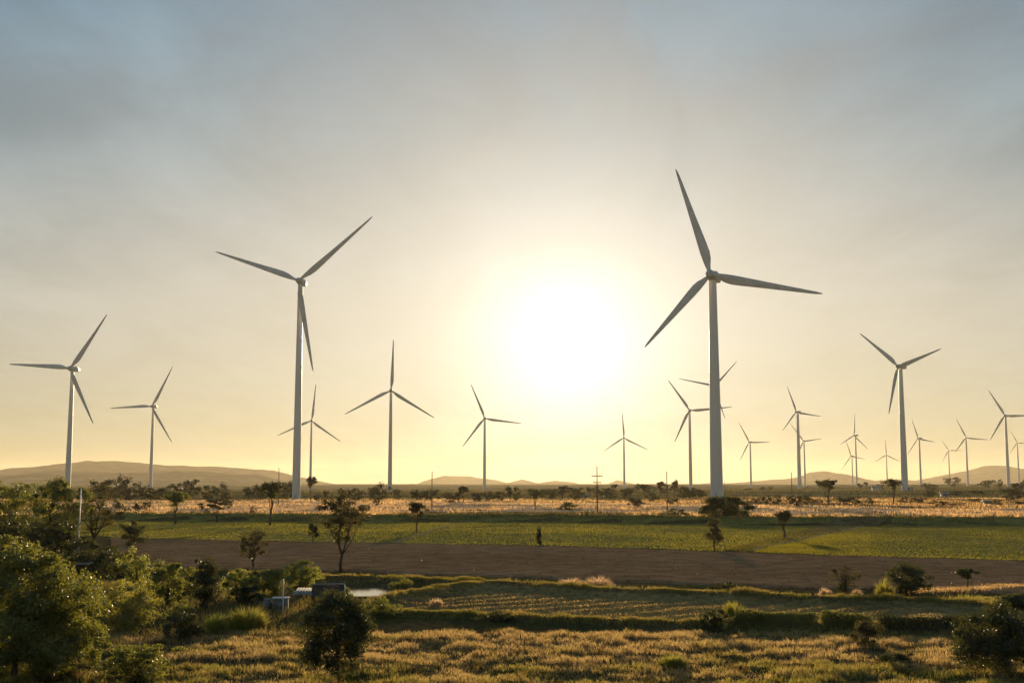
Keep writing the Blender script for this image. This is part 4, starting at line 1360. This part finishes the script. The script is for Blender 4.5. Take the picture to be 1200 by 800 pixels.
# tank and jar
p_ = on_ground(329, 713.5)
tk = thing('water_tank', 'grey square water tank behind the thin white post', 'tank', p_, math.radians(5))
b_ = MB().box(-0.40, 0.40, -0.4, 0.4, -0.1, 0.62)
obj('body', b_.mesh('body', 'tank'), tk)
obj('lid', MB().box(-0.47, 0.47, -0.44, 0.44, 0.622, 0.67).mesh('lid', 'whitepost'), tk)
for x in (-0.22, 0.22):
    obj('rib', MB().box(x - 0.025, x + 0.025, -0.43, -0.402, 0.0, 0.60).mesh('rib', 'tank'), tk)
p_ = on_ground(313, 713)
jar = thing('water_jar', 'squat grey round water jar left of the square tank', 'jar', p_)
obj('body', MB().lathe([(0.18, -0.05), (0.30, 0.12), (0.31, 0.3), (0.22, 0.46), (0.19, 0.5), (0.22, 0.54), (0.17, 0.53), (0.0, 0.45)], 18).mesh('body', 'tank', True), jar)
obj('lid', MB().lathe([(0.2, 0.545), (0.2, 0.57), (0.0, 0.60)], 18).mesh('lid', 'tin'), jar)

# brown shack in the left grove
D = 70.0
p_ = at_dist(44, 694, D)
p_.z = gzs(p_.x, p_.y)
sh = thing('shack', 'brown-walled shack half hidden behind the big corner tree', 'shack', p_, math.radians(-6))
zt = at_dist(44, 668, D).z - p_.z
w2 = 0.55
obj('wall', MB().box(-w2, w2, -0.5, 0.5, -0.2, zt).mesh('wall', 'clay_wall'), sh)
obj('roof_sheet', corrugated(-w2 - 0.25, w2 + 0.15, -0.75, 0.75, zt + 0.06, zt + 0.3, 8, 0.02).mesh('roof_sheet', 'thatch'), sh)
obj('door', MB().box(-0.3, 0.15, -0.53, -0.505, -0.1, zt * 0.8).mesh('door', 'wood'), sh)
obj('post', MB().tube([(w2 + 0.25, -0.7, -0.2), (w2 + 0.25, -0.7, zt * 0.75)], 0.03, 6).mesh('post', 'whitepost'), sh)
p_ = at_dist(74, 698, 66)
p_.z = gzs(p_.x, p_.y)
st = thing('sheet_shelter', 'low shelter with bright tin roof sheet right of the brown shack', 'shelter', p_)
zt = at_dist(74, 693, 66).z - p_.z
for x in (-0.5, 0.5):
    for y in (-0.35, 0.35):
        obj('post', MB().tube([(x, y, -0.2), (x, y, zt + 0.05 * (y > 0))], 0.03, 6).mesh('post', 'wood'), st)
obj('roof_sheet', corrugated(-0.62, 0.62, -0.5, 0.5, zt + 0.02, zt + 0.12, 8, 0.018).mesh('roof_sheet', 'tin'), st)
p_ = at_dist(98, 668, 84)
p_.z = gzs(p_.x, p_.y)
st = thing('sheet_shelter', 'little shelter with pale roof edge above the golden bush', 'shelter', p_)
zt = at_dist(98, 660.5, 84).z - p_.z
for x in (-0.4, 0.4):
    for y in (-0.3, 0.3):
        obj('post', MB().tube([(x, y, -0.2), (x, y, zt)], 0.03, 6).mesh('post', 'wood'), st)
obj('roof_sheet', corrugated(-0.5, 0.5, -0.45, 0.45, zt + 0.02, zt + 0.1, 6, 0.018).mesh('roof_sheet', 'tin'), st)


def far_house(label, px, base, D, w, d, h, name='small_house', roofm='tin'):
    x = at_dist(px, base, D).x
    z = gzs(x, D)
    r_ = thing(name, label, 'house', (x, D, z), random.uniform(-0.2, 0.2), 'far small houses')
    obj('wall', MB().box(-w / 2, w / 2, -d / 2, d / 2, -0.5, h).mesh('wall', 'whitewash'), r_)
    V = [(-w / 2 - 0.4, -d / 2 - 0.5, h), (w / 2 + 0.4, -d / 2 - 0.5, h), (w / 2 + 0.4, 0, h * 1.45), (-w / 2 - 0.4, 0, h * 1.45), (-w / 2 - 0.4, d / 2 + 0.5, h), (w / 2 + 0.4, d / 2 + 0.5, h)]
    V += [(a_, b__, c_ - 0.12) for a_, b__, c_ in V]
    obj('roof', MB().add(V, [(0, 1, 2, 3), (3, 2, 5, 4), (7, 6, 9, 8), (8, 9, 10, 11), (0, 6, 7, 1), (4, 5, 11, 10), (1, 7, 8, 2), (2, 8, 11, 5), (3, 9, 6, 0), (4, 10, 9, 3)]).mesh('roof', roofm), r_)
    obj('door', MB().box(-0.5, 0.5, -d / 2 - 0.06, -d / 2 - 0.01, 0, min(2.0, h * 0.8)).mesh('door', 'wood'), r_)
    for s in (-1, 1):
        obj('window', MB().box(s * w * 0.3 - 0.5, s * w * 0.3 + 0.5, -d / 2 - 0.06, -d / 2 - 0.01, h * 0.4, h * 0.75).mesh('window', 'dark'), r_)


far_house('small white house before the haze, left of the large right turbine', 1027, 573, 1100, 7.5, 5, 3.2)
far_house('tiny white house on the right slope below the far turbines', 1107, 580.5, 640, 3.6, 3, 1.6)
far_house('tiny white roofed shed in the sunlit scrub, left of the crossarm pole', 686, 583, 620, 2.4, 2.5, 1.2)
far_house('tiny white roofed shed in the sunlit scrub, right of the crossarm pole', 710, 581, 660, 2.4, 2.5, 1.2)
far_house('tiny pale shed beside dark bushes at the foot of the right slope', 1157, 593, 400, 2.0, 2.0, 1.0)
# transformer beside the large right turbine
T = TW[13]
xx, yy = T['foot'].x + 1.5, T['foot'].y - 9
tb = thing('transformer_box', 'grey transformer cabinet at the foot of the large right turbine', 'cabinet', (xx, yy, gzs(xx, yy)))
obj('cabinet', MB().box(-1.6, 1.6, -1.2, 1.2, -0.2, 2.4).mesh('cabinet', 'tank'), tb)
obj('roof', MB().box(-1.8, 1.8, -1.4, 1.4, 2.402, 2.55).mesh('roof', 'concrete'), tb)
obj('door', MB().box(-0.9, 0.9, -1.25, -1.205, 0.1, 2.1).mesh('door', 'nac'), tb)


# ------------------------------------------------------------------ grass, crops, clods (nobody could count them)
def blades(X, Y, h, wdt, lean, tint, rg, zlift=0.0, bend=0.5):
    n = len(X)
    Z = gz(X, Y) + zlift
    b0 = np.stack([X, Y, Z - 0.02], 1)
    a_ = rg.random(n) * 2 * math.pi
    out = np.stack([np.cos(a_), np.sin(a_), np.zeros(n)], 1) * (lean * h * (0.3 + rg.random(n)))[:, None]
    mid = b0 + out * 0.35 + np.stack([0 * X, 0 * X, h * 0.62], 1)
    tip = b0 + out + np.stack([0 * X, 0 * X, h * (1 - bend * 0.3 * rg.random(n))], 1)
    f = rg.random(n) * math.pi
    sd = np.stack([np.cos(f), np.sin(f), np.zeros(n)], 1) * wdt[:, None] * 0.5
    V = np.stack([b0 - sd, b0 + sd, mid + sd * 0.8, mid - sd * 0.8, tip], 1).reshape(-1, 3)
    i = np.arange(n) * 5
    Q = np.stack([i, i + 1, i + 2, i + 3], 1)
    T3 = np.stack([i + 3, i + 2, i + 4], 1)
    return V, Q, T3, np.repeat(tint, 5, axis=0)


def stuff(name, label, mat, V, Q, T3, tint):
    return tag(obj(name, mesh_np(name, V, [Q, T3], mat, False, tint)), label, 'grass', None, 'stuff')


rg = np.random.default_rng(11)


def scatter_view(n, d0, d1, margin=3.0, powr=1.0):
    """points over the visible wedge of ground between two distances"""
    y = d0 + (d1 - d0) * rg.random(n * 2) ** powr
    hw_ = y * 620 / FPX + margin
    keep = rg.random(n * 2) < hw_ / hw_.max()
    y, hw_ = y[keep], hw_[keep]
    x = rg.uniform(-1, 1, len(y)) * hw_
    return x[:n], y[:n]


# foreground meadow: tufts of several blades
tx, ty = scatter_view(46000, 30, 57.5, 4)
tuss = fbm(tx / 1.1, ty / 0.8, 3)
keep = rg.random(len(tx)) < 0.45 + 1.3 * np.clip(tuss - 0.40, 0, 0.4)
tx, ty, tuss = tx[keep], ty[keep], tuss[keep]
nb = 8
g = greenness(tx, ty)
bx2 = np.repeat(tx, nb) + rg.normal(size=len(tx) * nb) * 0.09
by2 = np.repeat(ty, nb) + rg.normal(size=len(tx) * nb) * 0.09
gg = np.clip(np.repeat(g, nb) + rg.normal(size=len(bx2)) * 0.14, 0, 1)[:, None]
hum = np.repeat(rg.random(len(tx)), nb)[:, None]
dry = np.array([0.30, 0.215, 0.105]) * (1 - hum) + np.array([0.50, 0.38, 0.20]) * hum
grn = np.array([0.15, 0.155, 0.032]) * (1 - hum) + np.array([0.27, 0.25, 0.055]) * hum
tint = dry * (1 - gg) + grn * gg
hs = (0.08 + 0.18 * np.repeat(np.clip((tuss - 0.3) * 2.2, 0, 1), nb)) * (0.6 + 0.8 * rg.random(len(bx2)))
stuff('grass', 'dry golden and green tussock grass of the foreground meadow', 'grass', *blades(bx2, by2, hs, np.full(len(bx2), 0.017) * (0.7 + 0.8 * rg.random(len(bx2))), 0.65, tint, rg))


# taller dark weeds standing in the meadow
cx, cy = scatter_view(420, 32, 57, 4)
nb = 26
wx = np.repeat(cx, nb) + rg.normal(size=420 * nb) * np.repeat(0.10 + 0.16 * rg.random(420), nb)
wy = np.repeat(cy, nb) + rg.normal(size=420 * nb) * np.repeat(0.10 + 0.16 * rg.random(420), nb)
k_ = np.repeat(rg.random(420), nb)[:, None]
wt = (np.array([0.060, 0.066, 0.020]) * k_ + np.array([0.15, 0.10, 0.05]) * (1 - k_)) * (0.7 + 0.6 * rg.random(420 * nb))[:, None]
wh = np.repeat(0.16 + 0.26 * rg.random(420), nb) * (0.5 + 0.7 * rg.random(420 * nb))
stuff('weeds', 'scattered darker weeds standing in the foreground meadow', 'crop', *blades(wx, wy, wh, np.full(420 * nb, 0.03), 0.7, wt, rg))


# grass on the banks
def bank_grass(P, wid, n, h, cols, lab, w=0.02, side=0.0):
    seg = np.diff(P, axis=0)
    L = np.hypot(*seg.T)
    k = rg.choice(len(L), n, p=L / L.sum())
    t_ = rg.random(n)
    x = P[k, 0] + seg[k, 0] * t_ + rg.normal(size=n) * wid * 0.5
    y = P[k, 1] + seg[k, 1] * t_ + rg.normal(size=n) * wid + side
    kp = rg.random(n) < np.clip(fbm(x / 1.3 + 7, y / 1.3, 3) * 3.2 - 0.9, 0.08, 1)
    x, y = x[kp], y[kp]
    n = len(x)
    u = rg.random(n)[:, None]
    c_ = np.clip(fbm(x / 1.7 + 40, y / 1.7, 3) * 1.6 - 0.3, 0, 1)[:, None]
    tint = (np.array(cols[0]) * (1 - c_) + np.array(cols[1]) * c_) * (0.75 + 0.5 * u)
    hh = h * (0.35 + 0.9 * rg.random(n)) * (0.2 + 1.5 * fbm(x / 1.4, y / 1.4 + 9, 3) ** 1.5)
    stuff('grass', lab, 'grass', *blades(x, y, hh, np.full(n, w), 0.5, tint, rg))


CG = ((0.14, 0.145, 0.03), (0.30, 0.24, 0.08))
bank_grass(B_FAR, 0.5, 34000, 0.30, CG, 'bright rimmed grass along the far bank')
bank_grass(B_POND, 0.35, 9000, 0.28, CG, 'grass along the bank behind the pond')
bank_grass(B_DIKE, 0.4, 9000, 0.26, CG, 'grass along the dike right of the pond')
bank_grass(B_NEAR, 0.40, 36000, 0.28, CG, 'green grass along the near bank')
bank_grass(B_BACK, 2.6, 16000, 0.8, ((0.06, 0.06, 0.025), (0.11, 0.09, 0.04)), 'dark weeds along the bank behind the crop fields', w=0.10)

P_R = np.array([[*on_ground(a_, b__)][:2] for a_, b__ in ((1050, 695), (1090, 693), (1140, 692), (1190, 688), (1240, 686))])
bank_grass(P_R, 0.8, 9000, 0.34, ((0.42, 0.29, 0.14), (0.50, 0.36, 0.19)), 'pale dry grass strip right of the big bank bush')
P_R = np.array([[*on_ground(a_, b__)][:2] for a_, b__ in ((1095, 707), (1130, 706), (1165, 703), (1200, 702))])
bank_grass(P_R, 1.0, 8000, 0.24, ((0.20, 0.20, 0.04), (0.30, 0.27, 0.07)), 'sunlit yellow-green grass right of the terrace')

# terrace between the banks
n = 64000
x, y = scatter_view(n, 57, 80, 4)
keep = (x > -9) & (y < np.interp(x, B_FAR[:, 0], B_FAR[:, 1]) - 0.4) & (y > np.interp(x, B_NEAR[:, 0], B_NEAR[:, 1]) + 0.3)
u_ = (x * 0.55 - y * 0.83) / 2.1 + 1.2 * fbm(x / 5, y / 5, 2)
keep &= (np.sin(u_ * 2 * math.pi) > 0.2) | (rg.random(len(x)) < 0.15)
x, y = x[keep], y[keep]
c_ = np.clip(fbm(x / 2.0, y / 2.0 + 4, 3) * 1.8 - 0.2, 0, 1)[:, None]
tint = np.array([0.22, 0.20, 0.05]) * (1 - c_) + np.array([0.46, 0.33, 0.15]) * c_
stuff('grass', 'short stubble grass of the terrace between the banks', 'grass', *blades(x, y, 0.05 + 0.10 * rg.random(len(x)), np.full(len(x), 0.015), 0.6, tint, rg))

# left grove floor and pond shore
n = 26000
x = rg.uniform(-36, -7, n)
y = rg.uniform(56, 86, n)
e = ((x - pc.x) / 5.6) ** 2 + ((y - pc.y) / 4.1) ** 2
kp = (e > 1) & ~((np.abs(x - pc.x) < 5.0) & (y < pc.y) & (y > pc.y - 8) & (rg.random(n) < 0.9))
x, y = x[kp], y[kp]
c_ = np.clip(fbm(x / 2.0, y / 2.0 + 4, 3) * 1.8 - 0.4, 0, 1)[:, None]
tint = np.array([0.085, 0.095, 0.028]) * (1 - c_) + np.array([0.20, 0.16, 0.06]) * c_
stuff('grass', 'rank grass and weeds under the left grove and round the pond', 'grass', *blades(x, y, 0.18 + 0.25 * rg.random(len(x)), np.full(len(x), 0.025), 0.6, tint, rg))


# crops on the green fields
def crop(G, n, lab, cols, h, w):
    ny, nx, _ = G.shape
    v = rg.random(n)
    u = rg.random(n)
    i = np.minimum((u * (nx - 1)).astype(int), nx - 2)
    j = np.minimum((v * (ny - 1)).astype(int), ny - 2)
    fu, fv = (u * (nx - 1) - i)[:, None], (v * (ny - 1) - j)[:, None]
    Pp = (G[j, i] * (1 - fu) + G[j, i + 1] * fu) * (1 - fv) + (G[j + 1, i] * (1 - fu) + G[j + 1, i + 1] * fu) * fv
    x, y = Pp[:, 0], Pp[:, 1]
    c_ = np.clip(fbm(x / 14, y / 22, 4) * 2.2 - 0.6, 0, 1)[:, None]
    keep = rg.random(n) < 0.35 + 0.65 * c_[:, 0]
    x, y, c_ = x[keep], y[keep], c_[keep]
    tint = (np.array(cols[0]) * (1 - c_) + np.array(cols[1]) * c_) * (0.8 + 0.4 * rg.random(len(x)))[:, None]
    stuff('crop_plants', lab, 'crop', *blades(x, y, h * (0.6 + 0.8 * rg.random(len(x))), np.full(len(x), w), 0.8, tint, rg, 0.08))


CC = ((0.17, 0.165, 0.035), (0.25, 0.23, 0.05))
crop(G_L, 80000, 'low green crop plants of the left field', CC, 0.14, 0.06)
crop(G_M, 36000, 'low green crop plants of the middle field', CC, 0.14, 0.06)
crop(G_R, 65000, 'low green crop plants of the right field', ((0.17, 0.16, 0.03), (0.25, 0.23, 0.045)), 0.15, 0.06)
crop(G_F, 7000, 'sparse weeds of the fallow strip', ((0.10, 0.09, 0.04), (0.13, 0.12, 0.04)), 0.22, 0.10)

# dry meadow
n = 110000
x, y = scatter_view(n, 236, 560, 10, 1.5)
c_ = np.clip(fbm(x / 30, y / 50, 4) * 2.0 - 0.5, 0, 1)[:, None]
gp = fbm(x / 16 + 3, y / 34, 3)
kp = rg.random(len(x)) < np.clip(gp * 7 - 2.5, 0.10, 1)
x, y, c_ = x[kp], y[kp], c_[kp]
tint = (np.array([0.50, 0.325, 0.165]) * (1 - c_) + np.array([0.70, 0.48, 0.26]) * c_) * (0.75 + 0.5 * rg.random(len(x)))[:, None]
stuff('dry_grass', 'golden dry grass of the far meadow', 'straw_blades', *blades(x, y, 0.28 + 0.38 * rg.random(len(x)), np.full(len(x), 0.055), 0.7, tint, rg, 0.1))

# scrub tufts on the far plain
n = 26000
x, y = scatter_view(n, 430, 2200, 10, 1.6)
c_ = np.clip(fbm(x / 60, y / 90, 4) * 2.0 - 0.5, 0, 1)[:, None]
tint = (np.array([0.085, 0.08, 0.03]) * (1 - c_) + np.array([0.19, 0.145, 0.065]) * c_) * (0.75 + 0.5 * rg.random(len(x)))[:, None]
stuff('scrub_grass', 'low scrub and grass of the far plain', 'crop', *blades(x, y, 0.4 + 0.6 * rg.random(len(x)), 0.3 + 0.4 * rg.random(len(x)), 0.9, tint, rg, 0.0))

# clods on the ploughed field
n = 5500
px = rg.uniform(130, 1230, n)
f = rg.random(n) ** 0.8
pf, pb = px_curve(PL_FRONT, px), px_curve(PL_BACK, px)
yf, yb = CAMH * FPX / (pf - HOR), CAMH * FPX / (pb - HOR)
Y = yf + (yb - yf) * f
X = (px - 600) / FPX * Y
Z = gz(X, Y) + 0.09
s = 0.06 + 0.09 * rg.random(n)
oct_ = np.array([(1, 0, 0), (-1, 0, 0), (0, 1, 0), (0, -1, 0), (0, 0, 0.8), (0, 0, -0.8)], float)
V = (oct_[None] * (0.6 + 0.8 * rg.random((n, 6, 1)))) * s[:, None, None] + np.stack([X, Y, Z], 1)[:, None]
ft = np.array([(0, 2, 4), (2, 1, 4), (1, 3, 4), (3, 0, 4), (2, 0, 5), (1, 2, 5), (3, 1, 5), (0, 3, 5)])
T3 = (ft[None] + (np.arange(n) * 6)[:, None, None]).reshape(-1, 3)
tag(obj('soil_clods', mesh_np('soil_clods', V.reshape(-1, 3), T3, 'plough')), 'loose earth clods of the ploughed field', 'soil', None, 'stuff')

# pale specks lying on the ploughed field (dry stalks and bits of sheeting)
n = 50
px = rg.uniform(180, 1220, n)
f = rg.random(n)
pf, pb = px_curve(PL_FRONT, px), px_curve(PL_BACK, px)
yf, yb = CAMH * FPX / (pf - HOR), CAMH * FPX / (pb - HOR)
Y = yf + (yb - yf) * (0.05 + 0.85 * f)
X = (px - 600) / FPX * Y
c_ = rg.random(n)[:, None]
stuff('field_litter', 'pale dry stalks and scraps scattered over the ploughed field', 'straw_blades',
      *blades(X, Y, 0.06 + 0.10 * rg.random(n), 0.03 + 0.04 * rg.random(n), 0.9, np.array([0.40, 0.32, 0.23]) * (0.6 + 0.7 * c_), rg, 0.12))

# ------------------------------------------------------------------ haze: the dusty evening air
HB = 14500.0
hz = MB().box(-HB, HB, -HB, HB, -30.0, 215.0).mesh('haze', 'dark')
hz.materials.clear()
m, t, o = newmat('dusty_air')
pv = N(t, 'ShaderNodeVolumePrincipled')
pv.inputs['Color'].default_value = (1.0, 0.87, 0.62, 1)
pv.inputs['Density'].default_value = HAZE_DENSITY
pv.inputs['Anisotropy'].default_value = HAZE_G
t.links.new(pv.outputs[0], o.inputs['Volume'])
hz.materials.append(m)
tag(obj('haze', hz), 'thin golden dusty haze over the plain', 'haze', None, 'stuff')
